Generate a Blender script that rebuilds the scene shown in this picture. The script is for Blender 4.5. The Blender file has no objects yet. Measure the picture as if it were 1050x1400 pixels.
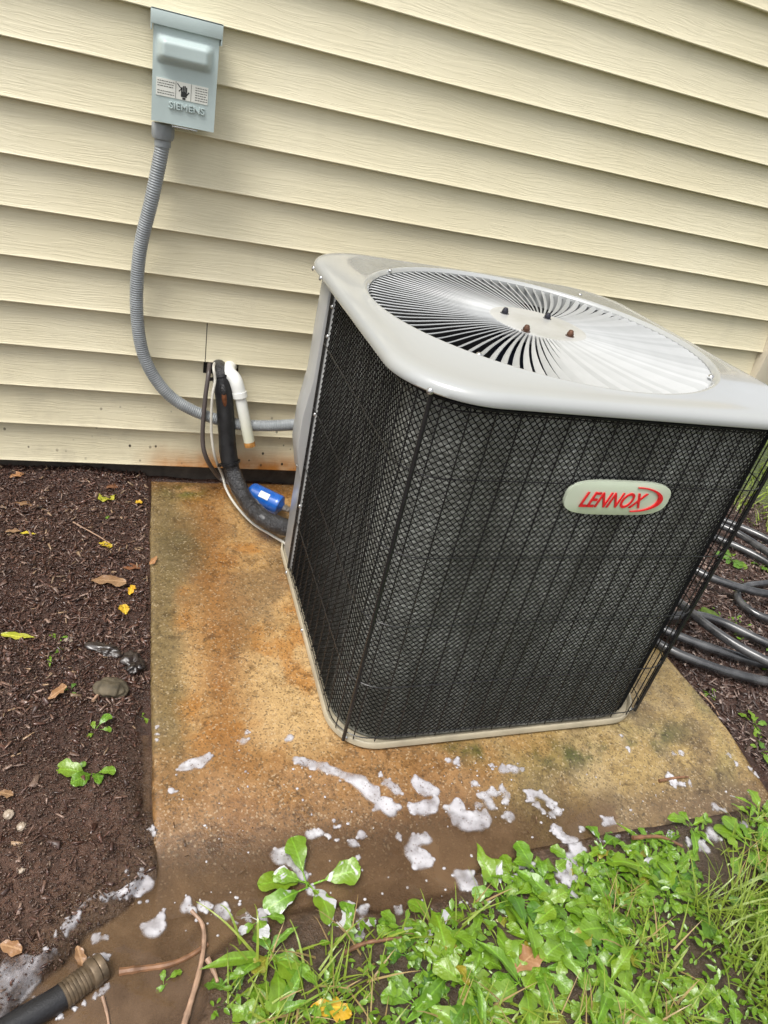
import bpy, bmesh, math, random
import numpy as np
from mathutils import Matrix, Vector
R = math.radians
random.seed(7)
rng = np.random.default_rng(11)
scene = bpy.context.scene
col = scene.collection

# ------------------------------------------------------------------ camera
CAM = np.array([-0.02057, -1.70975, 1.02133])
RIGHT = np.array([0.93958725, -0.27737932, 0.20059042])
UP = np.array([-0.01701303, 0.54742684, 0.83668059])
FWD = np.array([0.34188647, 0.78954707, -0.50963621])
FPX = 932.74
cd = bpy.data.cameras.new('camera'); cam = bpy.data.objects.new('camera', cd); col.objects.link(cam)
cam.matrix_world = Matrix(((RIGHT[0], UP[0], -FWD[0], CAM[0]), (RIGHT[1], UP[1], -FWD[1], CAM[1]),
                           (RIGHT[2], UP[2], -FWD[2], CAM[2]), (0, 0, 0, 1)))
cd.sensor_fit = 'HORIZONTAL'; cd.sensor_width = 36.0; cd.lens = FPX / 1050 * 36.0
cd.clip_start = 0.02; cd.clip_end = 500
scene.camera = cam

# ------------------------------------------------------------------ sky and sun (bright overcast)
SUN_EL, SUN_AZ = 64.0, -148.0        # azimuth of the sun measured from +x, degrees
world = bpy.data.worlds.new('World'); scene.world = world; world.use_nodes = True
wt = world.node_tree; wt.nodes.clear()
sky = wt.nodes.new('ShaderNodeTexSky'); sky.sky_type = 'NISHITA'; sky.sun_disc = False
sky.sun_elevation = R(SUN_EL); sky.sun_rotation = R(90 - SUN_AZ); sky.dust_density = 4.0; sky.air_density = 1.0
hs = wt.nodes.new('ShaderNodeHueSaturation'); hs.inputs['Saturation'].default_value = 0.18
bg = wt.nodes.new('ShaderNodeBackground'); bg.inputs['Strength'].default_value = 0.14
wo = wt.nodes.new('ShaderNodeOutputWorld')
wt.links.new(sky.outputs[0], hs.inputs['Color']); wt.links.new(hs.outputs[0], bg.inputs['Color']); wt.links.new(bg.outputs[0], wo.inputs[0])
sd = bpy.data.lights.new('sun', 'SUN'); sun = bpy.data.objects.new('sun', sd); col.objects.link(sun)
sd.energy = 1.5; sd.angle = R(26); sd.color = (1.0, 0.96, 0.9)
sv = Vector((math.cos(R(SUN_EL)) * math.cos(R(SUN_AZ)), math.cos(R(SUN_EL)) * math.sin(R(SUN_AZ)), math.sin(R(SUN_EL))))
sun.rotation_euler = sv.to_track_quat('Z', 'Y').to_euler()
scene.view_settings.view_transform = 'Standard'; scene.view_settings.look = 'None'
scene.view_settings.gamma = 1.0; scene.view_settings.use_curve_mapping = False
scene.view_settings.exposure = 0.72

# ------------------------------------------------------------------ helpers
def ray(u, v):
    d = ((u - 525) / FPX) * RIGHT - ((v - 700) / FPX) * UP + FWD
    return d
def at_z(u, v, z=0.0):
    d = ray(u, v); return CAM + d * ((z - CAM[2]) / d[2])
def at_y(u, v, y=0.0):
    d = ray(u, v); return CAM + d * ((y - CAM[1]) / d[1])
def at_x(u, v, x=0.0):
    d = ray(u, v); return CAM + d * ((x - CAM[0]) / d[0])

def tag(o, label=None, cat=None, group=None, kind=None):
    if label: o['label'] = label
    if cat: o['category'] = cat
    if group: o['group'] = group
    if kind: o['kind'] = kind
    return o
def empty(name, loc=(0, 0, 0), rz=0.0):
    o = bpy.data.objects.new(name, None); col.objects.link(o); o.location = loc; o.rotation_euler = (0, 0, rz)
    o.empty_display_size = 0.05; return o
def link(name, me, mat=None, parent=None):
    o = bpy.data.objects.new(name, me); col.objects.link(o)
    if mat is not None and len(me.materials) == 0: me.materials.append(mat)
    if parent is not None: o.parent = parent
    return o
def mesh_np(name, V, F, smooth=False):
    """V (n,3); F list of equal-length faces as an int array, or list of lists"""
    me = bpy.data.meshes.new(name)
    if isinstance(F, np.ndarray):
        k = F.shape[1]; nf = len(F)
        me.vertices.add(len(V)); me.vertices.foreach_set('co', np.asarray(V, np.float32).ravel())
        me.loops.add(nf * k); me.loops.foreach_set('vertex_index', F.astype(np.int32).ravel())
        me.polygons.add(nf); me.polygons.foreach_set('loop_start', np.arange(0, nf * k, k, dtype=np.int32))
        me.update(calc_edges=True); me.validate()
    else:
        me.from_pydata([tuple(v) for v in V], [], F); me.update()
    if smooth: me.polygons.foreach_set('use_smooth', np.ones(len(me.polygons), bool))
    return me
def col_attr(me, name, arr):
    a = me.attributes.new(name, 'FLOAT_COLOR', 'POINT')
    c = np.ones((len(me.vertices), 4), np.float32); c[:, :3] = arr; a.data.foreach_set('color', c.ravel())
def val_attr(me, name, arr):
    a = me.attributes.new(name, 'FLOAT', 'POINT'); a.data.foreach_set('value', np.asarray(arr, np.float32).ravel())

def grid_faces(nu, nv, wrap_u=False, wrap_v=False):
    iu = np.arange(nu if wrap_u else nu - 1); iv = np.arange(nv if wrap_v else nv - 1)
    a, b = np.meshgrid(iu, iv, indexing='ij'); a = a.ravel(); b = b.ravel()
    a2 = (a + 1) % nu; b2 = (b + 1) % nv
    return np.stack([a * nv + b, a2 * nv + b, a2 * nv + b2, a * nv + b2], 1)
def catmull(pts, n=12):
    P = np.asarray(pts, float); P = np.vstack([2 * P[0] - P[1], P, 2 * P[-1] - P[-2]]); out = []
    for i in range(1, len(P) - 2):
        p0, p1, p2, p3 = P[i - 1:i + 3]
        for t in np.linspace(0, 1, n, endpoint=False):
            out.append(0.5 * ((2 * p1) + (-p0 + p2) * t + (2 * p0 - 5 * p1 + 4 * p2 - p3) * t * t + (-p0 + 3 * p1 - 3 * p2 + p3) * t ** 3))
    out.append(P[-2]); return np.array(out)
def resample(P, step):
    d = np.r_[0, np.cumsum(np.linalg.norm(np.diff(P, axis=0), axis=1))]
    s = np.linspace(0, d[-1], max(2, int(d[-1] / step) + 1))
    return np.stack([np.interp(s, d, P[:, k]) for k in range(3)], 1), s
def tube_vf(P, rad, seg=10, cap=True):
    P = np.asarray(P, float); n = len(P); rad = np.broadcast_to(np.asarray(rad, float), (n,))
    T = np.gradient(P, axis=0); T /= np.linalg.norm(T, axis=1)[:, None] + 1e-12
    N = np.zeros_like(P); a = np.array([0, 0, 1.0]) if abs(T[0][2]) < .9 else np.array([1.0, 0, 0])
    v = a - T[0] * (a @ T[0]); N[0] = v / np.linalg.norm(v)
    for i in range(1, n):
        v = N[i - 1] - T[i] * (N[i - 1] @ T[i]); N[i] = v / (np.linalg.norm(v) + 1e-12)
    Bn = np.cross(T, N); th = np.linspace(0, 2 * np.pi, seg, endpoint=False)
    V = P[:, None, :] + rad[:, None, None] * (np.cos(th)[None, :, None] * N[:, None, :] + np.sin(th)[None, :, None] * Bn[:, None, :])
    V = V.reshape(-1, 3); F = [list(f) for f in grid_faces(n, seg, wrap_v=True)]
    if cap:
        F.append([i for i in range(seg)]); F.append([(n - 1) * seg + i for i in range(seg)][::-1])
    return V, F
class MB:
    """collects shapes into one mesh"""
    def __init__(s): s.V = []; s.F = []; s.n = 0
    def add(s, V, F):
        s.V.append(np.asarray(V, float)); s.F += [[i + s.n for i in f] for f in F]; s.n += len(V); return s
    def tube(s, P, r, seg=10, cap=True): return s.add(*tube_vf(P, r, seg, cap))
    def box(s, c, size, M=None):
        x, y, z = np.array(size) / 2
        V = np.array([(-x, -y, -z), (x, -y, -z), (x, y, -z), (-x, y, -z), (-x, -y, z), (x, -y, z), (x, y, z), (-x, y, z)])
        if M is not None: V = V @ np.array(M).T
        return s.add(V + np.array(c), [[0, 3, 2, 1], [4, 5, 6, 7], [0, 1, 5, 4], [1, 2, 6, 5], [2, 3, 7, 6], [3, 0, 4, 7]])
    def lathe(s, prof, c=(0, 0, 0), seg=24, axis=(0, 0, 1)):
        q = Vector((0, 0, 1)).rotation_difference(Vector(axis)).to_matrix(); M = np.array(q)
        th = np.linspace(0, 2 * np.pi, seg, endpoint=False); pr = np.array(prof, float)
        V = np.stack([pr[:, 0][:, None] * np.cos(th), pr[:, 0][:, None] * np.sin(th), np.repeat(pr[:, 1][:, None], seg, 1)], -1).reshape(-1, 3)
        return s.add(V @ M.T + np.array(c), [list(f) for f in grid_faces(len(pr), seg, wrap_v=True)])
    def build(s, name, mat, parent=None, smooth=True, bevel=0.0, seg=2, angle=40):
        me = bpy.data.meshes.new(name); me.from_pydata([tuple(v) for v in np.vstack(s.V)], [], s.F); me.update()
        bm = bmesh.new(); bm.from_mesh(me); bmesh.ops.recalc_face_normals(bm, faces=bm.faces)
        if bevel > 0:
            es = [e for e in bm.edges if len(e.link_faces) == 2 and e.calc_face_angle(0) > R(30)]
            bmesh.ops.bevel(bm, geom=es, offset=bevel, segments=seg, affect='EDGES', profile=0.5, clamp_overlap=True)
        bm.to_mesh(me); bm.free()
        if smooth:
            me.polygons.foreach_set('use_smooth', np.ones(len(me.polygons), bool))
            me.set_sharp_from_angle(angle=R(angle))
        return link(name, me, mat, parent)

# value noise in numpy -------------------------------------------------------
_T = rng.random((256, 256))
def vnoise(x, y, f=1.0, oct=4, seed=0):
    out = np.zeros(np.shape(x)); amp = 1.0; tot = 0
    for o in range(oct):
        X = np.asarray(x) * f + 17.3 * (o + seed); Y = np.asarray(y) * f + 9.1 * (o + 3 * seed)
        xi = np.floor(X).astype(int); yi = np.floor(Y).astype(int); fx = X - xi; fy = Y - yi
        fx = fx * fx * (3 - 2 * fx); fy = fy * fy * (3 - 2 * fy)
        g = lambda a, b: _T[a & 255, b & 255]
        out += amp * ((g(xi, yi) * (1 - fx) + g(xi + 1, yi) * fx) * (1 - fy) + (g(xi, yi + 1) * (1 - fx) + g(xi + 1, yi + 1) * fx) * fy)
        tot += amp; amp *= .5; f *= 2
    return out / tot
def sstep(a, b, x):
    t = np.clip((np.asarray(x, float) - a) / (b - a), 0, 1); return t * t * (3 - 2 * t)
def poly_sd(x, y, poly):
    """signed distance, negative inside"""
    x = np.asarray(x, float); y = np.asarray(y, float); d = np.full(x.shape, 1e9); ins = np.zeros(x.shape, bool)
    n = len(poly)
    for i in range(n):
        ax, ay = poly[i]; bx, by = poly[(i + 1) % n]; ex, ey = bx - ax, by - ay
        t = np.clip(((x - ax) * ex + (y - ay) * ey) / (ex * ex + ey * ey + 1e-12), 0, 1)
        d = np.minimum(d, np.hypot(x - ax - t * ex, y - ay - t * ey))
        c = ((ay > y) != (by > y)); xx = ex * (y - ay) / (ey if abs(ey) > 1e-12 else 1e-12) + ax
        ins ^= c & (x < xx)
    return np.where(ins, -d, d)

# ------------------------------------------------------------------ materials
class NT:
    def __init__(s, name):
        s.m = bpy.data.materials.new(name); s.m.use_nodes = True; s.t = s.m.node_tree
        s.b = s.t.nodes['Principled BSDF']; s.out = s.t.nodes['Material Output']
    def n(s, typ, **kw):
        nd = s.t.nodes.new(typ)
        for k, v in kw.items(): setattr(nd, k, v)
        return nd
    def l(s, a, b): s.t.links.new(a, b)
    def pos(s, kind='Object'):
        tc = s.n('ShaderNodeTexCoord'); return tc.outputs[kind]
    def mapping(s, src, scale=(1, 1, 1), loc=(0, 0, 0)):
        mp = s.n('ShaderNodeMapping'); mp.inputs['Scale'].default_value = scale; mp.inputs['Location'].default_value = loc
        s.l(src, mp.inputs['Vector']); return mp.outputs[0]
    def noise(s, vec, scale, detail=4, rough=.55, dist=0.0, out='Fac'):
        nd = s.n('ShaderNodeTexNoise'); nd.inputs['Scale'].default_value = scale; nd.inputs['Detail'].default_value = detail
        nd.inputs['Roughness'].default_value = rough; nd.inputs['Distortion'].default_value = dist
        if vec is not None: s.l(vec, nd.inputs['Vector'])
        return nd.outputs[out]
    def voro(s, vec, scale, feature='F1', out='Distance'):
        nd = s.n('ShaderNodeTexVoronoi', feature=feature); nd.inputs['Scale'].default_value = scale
        if vec is not None: s.l(vec, nd.inputs['Vector'])
        return nd.outputs[out]
    def ramp(s, src, stops, interp='LINEAR'):
        nd = s.n('ShaderNodeValToRGB'); cr = nd.color_ramp; cr.interpolation = interp
        while len(cr.elements) < len(stops): cr.elements.new(0.5)
        for e, (p, c) in zip(cr.elements, stops):
            e.position = p; e.color = (*c, 1) if isinstance(c, (tuple, list)) else (c, c, c, 1)
        s.l(src, nd.inputs['Fac']); return nd.outputs['Color']
    def mr(s, src, a, b, c=0.0, d=1.0):
        nd = s.n('ShaderNodeMapRange', interpolation_type='SMOOTHSTEP')
        for k, v in zip(('From Min', 'From Max', 'To Min', 'To Max'), (a, b, c, d)): nd.inputs[k].default_value = v
        s.l(src, nd.inputs['Value']); return nd.outputs['Result']
    def math(s, op, a, b=None):
        nd = s.n('ShaderNodeMath', operation=op)
        for i, q in enumerate((a, b)):
            if q is None: continue
            if isinstance(q, (int, float)): nd.inputs[i].default_value = q
            else: s.l(q, nd.inputs[i])
        return nd.outputs[0]
    def mix(s, fac, a, b, mode='MIX'):
        nd = s.n('ShaderNodeMix', data_type='RGBA', blend_type=mode)
        for sock, q in ((nd.inputs[0], fac), (nd.inputs[6], a), (nd.inputs[7], b)):
            if isinstance(q, (int, float)): sock.default_value = q
            elif isinstance(q, tuple): sock.default_value = (*q, 1)
            else: s.l(q, sock)
        return nd.outputs[2]
    def bump(s, h, strength=.3, dist=.002, normal=None):
        nd = s.n('ShaderNodeBump'); nd.inputs['Strength'].default_value = strength; nd.inputs['Distance'].default_value = dist
        s.l(h, nd.inputs['Height'])
        if normal is not None: s.l(normal, nd.inputs['Normal'])
        return nd.outputs[0]
    def set(s, base=None, rough=None, metal=None, spec=None, normal=None, alpha=None, coat=None, sub=None, trans=None):
        for k, v in (('Base Color', base), ('Roughness', rough), ('Metallic', metal), ('Specular IOR Level', spec), ('Normal', normal), ('Alpha', alpha), ('Coat Weight', coat), ('Subsurface Weight', sub), ('Transmission Weight', trans)):
            if v is None: continue
            if isinstance(v, (int, float)): s.b.inputs[k].default_value = v
            elif isinstance(v, tuple): s.b.inputs[k].default_value = (*v, 1)
            else: s.l(v, s.b.inputs[k])
        return s.m
def simple(name, c, rough=.5, metal=0.0, var=.12, scale=30, bump=0.0, bscale=200, spec=.5, coat=None):
    t = NT(name); p = t.pos(); nz = t.noise(p, scale)
    lo = tuple(x * (1 - var) for x in c); hi = tuple(min(1, x * (1 + var)) for x in c)
    base = t.ramp(nz, [(.3, lo), (.7, hi)])
    r = t.mr(t.noise(p, scale * 2.3), .3, .7, max(0.02, rough - .08), rough + .08)
    nrm = t.bump(t.noise(p, bscale, 3), bump, .001) if bump > 0 else None
    return t.set(base, r, metal, spec, nrm, coat=coat)

M = {}
# vinyl siding with embossed wood grain, splash dirt and rust along the bottom course
t = NT('vinyl_siding'); p = t.pos()
sep = t.n('ShaderNodeSeparateXYZ'); t.l(p, sep.inputs[0])
warp = t.noise(t.mapping(p, (1.4, 1.4, 5)), 3.0, 3)
gv = t.n('ShaderNodeVectorMath', operation='MULTIPLY_ADD'); gv.inputs[1].default_value = (0, 0, .028)
wcol = t.noise(t.mapping(p, (1.6, 1, 6)), 2.6, 3, out='Color'); t.l(wcol, gv.inputs[0]); t.l(p, gv.inputs[2])
grain = t.noise(t.mapping(gv.outputs[0], (7, 7, 210)), 1.0, 3, .6)
lines = t.mr(grain, .47, .56)
fine = t.noise(t.mapping(gv.outputs[0], (16, 16, 520)), 1.0, 2)
hgt = t.math('ADD', lines, t.math('MULTIPLY', fine, .5))
nrm = t.bump(hgt, .34, .0011)
base = t.mix(t.mr(t.noise(p, 2.2, 3), .3, .7), (.665, .60, .415), (.71, .65, .47))
streak = t.mr(t.noise(t.mapping(p, (9, 9, 2.0)), 1.5, 4), .55, .8, 0, .18)
base = t.mix(streak, base, (.46, .42, .30))
lowz = t.mr(sep.outputs['Z'], .5, .05)
base = t.mix(t.math('MULTIPLY', lowz, t.mr(t.noise(p, 14, 5), .45, .72, 0, .35)), base, (.38, .34, .25))
xr = t.math('MULTIPLY', t.mr(sep.outputs['X'], -.05, .10), t.mr(sep.outputs['X'], .62, .40))
rz = t.mr(t.math('ADD', sep.outputs['Z'], t.math('MULTIPLY', t.noise(t.mapping(p, (14, 14, 3)), 1, 4), .05)), .155, .075)
rust = t.math('MULTIPLY', t.math('MULTIPLY', xr, rz), t.mr(t.noise(p, 20, 4), .25, .6, .65, 1))
base = t.mix(rust, base, (.40, .15, .02))
sp = t.math('MULTIPLY', t.mr(t.voro(t.mapping(p, (1, 1, .8)), 42), .18, .1), t.math('MULTIPLY', t.mr(sep.outputs['Z'], .33, .10), t.mr(t.noise(p, 9, 2), .42, .56)))
base = t.mix(sp, base, (.03, .022, .015))
M['siding'] = t.set(base, t.mr(fine, .3, .7, .36, .5), spec=.45, normal=nrm)
M['trim'] = simple('cream_trim', (.66, .59, .46), .4, var=.05, bump=.1)
M['foundation'] = simple('shaded_foundation', (.055, .045, .036), .8, var=.4, bump=.6, bscale=60)  # shade below the siding is put into this dark base colour
M['sheathing'] = simple('dark_sheathing', (.02, .018, .015), .9)

# electrical parts
M['boxpaint'] = simple('pale_grey_green_paint', (.45, .53, .52), .38, var=.05, scale=18, bump=.12, bscale=160, coat=.15)
t = NT('conduit_grey'); p = t.pos()
M['conduit'] = t.set(t.ramp(t.noise(p, 24, 5), [(.3, (.20, .215, .225)), (.7, (.30, .32, .33))]), .42, spec=.5)
M['sticker'] = simple('sticker_white', (.72, .72, .66), .45, var=.04)
M['ink'] = simple('black_print', (.02, .02, .02), .5)
M['zinc'] = simple('zinc_metal', (.55, .55, .55), .3, .9)

# air conditioner
t = NT('grey_enamel'); p = t.pos()
dirt = t.mr(t.noise(p, 9, 5), .5, .75, 0, .12)
base = t.mix(dirt, (.365, .375, .37), (.31, .31, .285))
spk = t.mr(t.voro(p, 60), .06, .03, 0, .5)
base = t.mix(t.math('MULTIPLY', spk, t.mr(t.noise(p, 14), .55, .7)), base, (.2, .15, .09))
M['enamel'] = t.set(base, t.mr(t.noise(p, 18, 4), .3, .7, .10, .22), spec=.6, coat=.35)
M['panpaint'] = simple('greige_pan_paint', (.42, .37, .27), .4, var=.2, scale=14)
M['galv'] = simple('pale_grey_cabinet_paint', (.40, .405, .405), .36, .1, var=.06, scale=7, coat=.2)
t = NT('white_vane'); oi = t.n('ShaderNodeObjectInfo')
M['vane'] = t.set(t.ramp(t.math('ADD', t.math('MULTIPLY', oi.outputs['Random'], .55), t.math('MULTIPLY', t.noise(t.pos(), 35, 4), .45)), [(.15, (.33, .34, .338)), (.85, (.44, .45, .45))]), .42, coat=.1)
t = NT('soapy_vane'); p = t.pos()
M['hub'] = t.set(t.ramp(t.noise(p, 16, 5), [(.35, (.37, .37, .35)), (.6, (.46, .465, .46))]), .3, coat=.2)
M['blackwire'] = simple('black_vinyl_wire', (.012, .012, .013), .28, var=.2, spec=.5)
M['blackmesh'] = simple('black_plastic_mesh', (.006, .006, .006), .6, var=.3, spec=.12)
t = NT('dusty_coil_fins'); p = t.pos(); sep = t.n('ShaderNodeSeparateXYZ'); t.l(p, sep.inputs[0])
ang = t.math('ADD', sep.outputs['X'], t.math('MULTIPLY', sep.outputs['Y'], -1.0))
cv = t.n('ShaderNodeCombineXYZ'); t.l(ang, cv.inputs[0]); t.l(t.math('MULTIPLY', sep.outputs['Z'], .35), cv.inputs[1])
band = t.mr(t.noise(cv.outputs[0], 8.0, 5, .6, .6), .30, .66)
wv = t.n('ShaderNodeTexWave', wave_type='BANDS', bands_direction='Z'); wv.inputs['Scale'].default_value = 33; wv.inputs['Distortion'].default_value = .4; t.l(p, wv.inputs['Vector'])
fin = t.n('ShaderNodeTexWave', wave_type='BANDS', bands_direction='X'); fin.inputs['Scale'].default_value = 130; t.l(cv.outputs[0], fin.inputs['Vector'])
gr = t.noise(p, 90, 3)
base = t.mix(band, (.38, .38, .33), (.88, .89, .83))
base = t.mix(t.mr(gr, .35, .7, 0, .6), base, (.17, .165, .14))
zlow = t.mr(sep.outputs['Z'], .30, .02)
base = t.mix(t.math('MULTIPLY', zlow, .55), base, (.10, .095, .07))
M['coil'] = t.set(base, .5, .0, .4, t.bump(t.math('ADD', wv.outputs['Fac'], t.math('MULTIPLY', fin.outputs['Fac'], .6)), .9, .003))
M['cavity'] = simple('dark_cavity', (.016, .016, .018), .6)
M['motor'] = simple('blue_black_motor', (.015, .018, .03), .35)
M['rustbolt'] = simple('rusty_bolt', (.10, .045, .025), .55, .3, var=.5, scale=120, bump=.4)
M['darkbolt'] = simple('dark_bolt', (.03, .03, .04), .4, .5)
t = NT('pale_badge'); M['badge'] = t.set((.64, .71, .56), .28, .25, coat=.2)  # green of the reflected grass is put into the base colour
M['badgered'] = simple('badge_red', (.62, .015, .02), .3, var=.04)
# line set
M['foam_rubber'] = simple('black_foam_rubber', (.011, .011, .012), .5, var=.5, scale=60, bump=.5, bscale=70)
t = NT('torn_tape'); p = t.pos()
M['tape'] = t.set(t.ramp(t.noise(p, 70, 5), [(.45, (.01, .01, .012)), (.66, (.03, .031, .035)), (.80, (.12, .125, .14))]), .2, spec=.7, normal=t.bump(t.noise(p, 110, 6, .75), 1.0, .005))
M['copper'] = simple('brown_copper', (.22, .085, .04), .35, .7, var=.5, scale=80)
M['rubberpipe'] = simple('grey_brown_cable', (.075, .06, .055), .4)
M['whitecable'] = simple('dull_white_cable', (.52, .50, .44), .4)
t = NT('pvc_white'); p = t.pos(); sep = t.n('ShaderNodeSeparateXYZ'); t.l(p, sep.inputs[0])
M['pvc'] = t.set(t.mix(t.mr(sep.outputs['Z'], .32, .17), (.78, .79, .76), (.62, .62, .47)), .3, coat=.2)
M['rusttip'] = simple('rusty_tip', (.42, .20, .05), .5, var=.4, scale=90)
M['bluepaint'] = simple('blue_filter_paint', (.01, .10, .42), .3, var=.2, coat=.4)
M['steel'] = simple('dull_steel', (.30, .28, .26), .35, .8)
# hoses
t = NT('worn_black_pipe'); p = t.pos()
M['pipe'] = t.set(t.ramp(t.noise(t.mapping(p, (6, 6, 6)), 4, 5), [(.4, (.022, .022, .024)), (.75, (.10, .10, .102))]), t.mr(t.noise(p, 20, 4), .3, .7, .18, .4), spec=.8, coat=.3)
M['hose'] = simple('black_rubber_hose', (.013, .013, .015), .5, var=.4, scale=300, bump=.5, bscale=500)
M['brass'] = simple('tarnished_brass', (.15, .11, .07), .45, .55, var=.4, scale=90)

# concrete slab: stains come in by vertex colour (shape) plus fine node detail
t = NT('rust_stained_concrete'); p = t.pos()
at = t.n('ShaderNodeAttribute', attribute_name='stain')
base = at.outputs['Color']
base = t.mix(t.math('MULTIPLY', t.mr(t.noise(p, 34, 8, .78, .6), .50, .60, 0, .7), t.mr(t.noise(p, 7, 3), .40, .6)), base, t.mix(1.0, base, (.30, .26, .22), 'MULTIPLY'))
base = t.mix(t.mr(t.noise(p, 75, 6, .7), .38, .68, 0, .5), base, t.mix(1.0, base, (.42, .36, .30), 'MULTIPLY'))
grit = t.voro(p, 330, out='Color'); gs = t.n('ShaderNodeSeparateColor'); t.l(grit, gs.inputs[0])
base = t.mix(t.mr(gs.outputs[0], .90, .95, 0, .35), base, (.56, .45, .30))
base = t.mix(t.mr(gs.outputs[1],   .84, .90, 0, .55), base, (.055, .042, .026))
base = t.mix(t.mr(t.noise(p, 240, 3, .7), .48, .72, 0, .45), base, t.mix(1.0, base, (.35, .3, .24), 'MULTIPLY'))
nr = t.bump(t.noise(p, 260, 4, .7), .55, .0018, t.bump(t.noise(p, 45, 4), .35, .003))
M['concrete'] = t.set(base, t.mr(t.noise(p, 12, 4), .35, .65, .14, .46), spec=.5, normal=nr, coat=.22)
t.b.inputs['Coat Roughness'].default_value = .12
# soil
t = NT('wet_dark_soil'); p = t.pos()
at = t.n('ShaderNodeAttribute', attribute_name='tint')
nz = t.noise(p, 60, 6, .7)
base = t.mix(t.mr(nz, .3, .7), t.mix(1.0, at.outputs['Color'], (.4, .38, .36), 'MULTIPLY'), at.outputs['Color'])
base = t.mix(t.mr(t.voro(p, 190), .2, .08, 0, .35), base, (.30, .22, .15))
nr = t.bump(t.noise(p, 130, 5, .75), .9, .006)
M['soil'] = t.set(base, t.mr(t.noise(p, 22, 4), .3, .7, .12, .45), spec=.5, normal=nr)
# mulch chips
t = NT('shredded_bark'); p = t.pos()
at = t.n('ShaderNodeAttribute', attribute_name='tint')
M['mulch'] = t.set(t.mix(t.mr(t.noise(t.mapping(p, (1, 1, 1)), 300, 3), .3, .7, 0, .6), at.outputs['Color'], t.mix(1.0, at.outputs['Color'], (.35, .35, .35), 'MULTIPLY')), t.mr(t.noise(p, 40, 3), .35, .65, .12, .5), spec=.55)
# muddy water
t = NT('muddy_water'); p = t.pos()
nz = t.noise(p, 9, 5, .6, .5)
at = t.n('ShaderNodeAttribute', attribute_name='depth')
alpha = t.math('MULTIPLY', t.mr(nz, .3, .72, .45, .85), t.mr(at.outputs['Fac'], 0.0, .015))
rip = t.n('ShaderNodeTexWave', wave_type='BANDS', bands_direction='DIAGONAL'); rip.inputs['Scale'].default_value = 9; rip.inputs['Distortion'].default_value = 6; rip.inputs['Detail'].default_value = 2; t.l(p, rip.inputs['Vector'])
M['water'] = t.set(t.ramp(nz, [(.3, (.10, .058, .030)), (.7, (.17, .105, .058))]), .04, spec=.5, alpha=alpha, normal=t.bump(t.math('ADD', rip.outputs['Fac'], t.noise(p, 30, 3)), .10, .004))
# soap foam
def foam_mat(name, alpha, amax=1.0):
    t = NT(name); p = t.pos()
    d = t.voro(t.mapping(p, (1, 1, .2)), 170); d2 = t.voro(p, 620)
    big = t.voro(p, 95); tint = t.noise(p, 40, 4)
    base = t.ramp(tint, [(.3, (.42, .40, .42)), (.7, (.60, .59, .615))])
    hole = t.math('MAXIMUM', t.math('MULTIPLY', t.mr(d, .30, .16), t.mr(t.noise(p, 60, 2), .42, .55)), t.math('MULTIPLY', t.mr(big, .16, .1), .8))
    base = t.mix(t.math('MULTIPLY', hole, .75), base, (.22, .17, .15))
    at = t.n('ShaderNodeAttribute', attribute_name='thick')
    a = t.math('MULTIPLY', t.mr(at.outputs['Fac'], 0, .95, .10 * amax, amax), t.mr(t.noise(p, 32, 4), .32, .6, alpha, 1))
    return t.set(base, .25, spec=.4, alpha=a, normal=t.bump(t.math('ADD', t.math('MULTIPLY', d, .6), d2), .25, .001))
M['foam'] = foam_mat('soap_foam', .45, .97)
M['film'] = foam_mat('thin_soap_film', .10, .42)
# leaves
def leaf_mat(name, a, b, foam=0.0, rough=.26):
    t = NT(name); p = t.pos(); oi = t.n('ShaderNodeObjectInfo')
    base = t.mix(t.mr(t.noise(p, 22, 4), .3, .7), a, b)
    base = t.mix(t.math('MULTIPLY', oi.outputs['Random'], .7), base, tuple(x * y for x, y in zip(b, (1.45, 1.08, .8))))
    sep = t.n('ShaderNodeSeparateXYZ'); t.l(p, sep.inputs[0])
    vein = t.mr(t.math('ABSOLUTE', sep.outputs['Y']), .0016, .0004, 0, .5)
    base = t.mix(vein, base, tuple(min(1, x * 1.9) for x in b))
    r = t.mr(t.noise(p, 50, 3), .3, .7, rough - .1, rough + .15)
    if foam > 0:
        g = t.n('ShaderNodeNewGeometry'); f = t.mr(t.noise(g.outputs['Position'], 26, 3, .5, .8), .60 - foam * .2, .63 - foam * .2)
        bub = t.mr(t.voro(g.outputs['Position'], 420), .22, .1, 0, .5)
        base = t.mix(f, base, t.mix(bub, (.60, .60, .615), (.36, .38, .32)))
    xv = t.math('SUBTRACT', sep.outputs['X'], t.math('MULTIPLY', t.math('ABSOLUTE', sep.outputs['Y']), .8))
    chev = t.math('SINE', t.math('MULTIPLY', xv, 900.0))
    nr = t.bump(t.math('ADD', t.noise(p, 90, 4), t.math('MULTIPLY', chev, .035)), .7, .003)
    t.set(base, r, spec=.6, normal=nr, coat=.35)
    t.b.inputs['Coat Roughness'].default_value = .12
    tr = t.n('ShaderNodeBsdfTranslucent'); t.l(base, tr.inputs['Color'])
    ms = t.n('ShaderNodeMixShader'); ms.inputs[0].default_value = .28
    t.l(t.b.outputs[0], ms.inputs[1]); t.l(tr.outputs[0], ms.inputs[2]); t.l(ms.outputs[0], t.out.inputs[0])
    return t.m
M['leaf'] = leaf_mat('fresh_green_leaf', (.085, .21, .014), (.16, .32, .028))
M['leaf2'] = leaf_mat('deep_green_leaf', (.05, .145, .016), (.09, .22, .022))
M['leafold'] = leaf_mat('yellowing_leaf', (.22, .25, .025), (.30, .30, .04))
M['leafsoap'] = leaf_mat('soapy_green_leaf', (.10, .235, .015), (.17, .34, .03), foam=.45)
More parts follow.
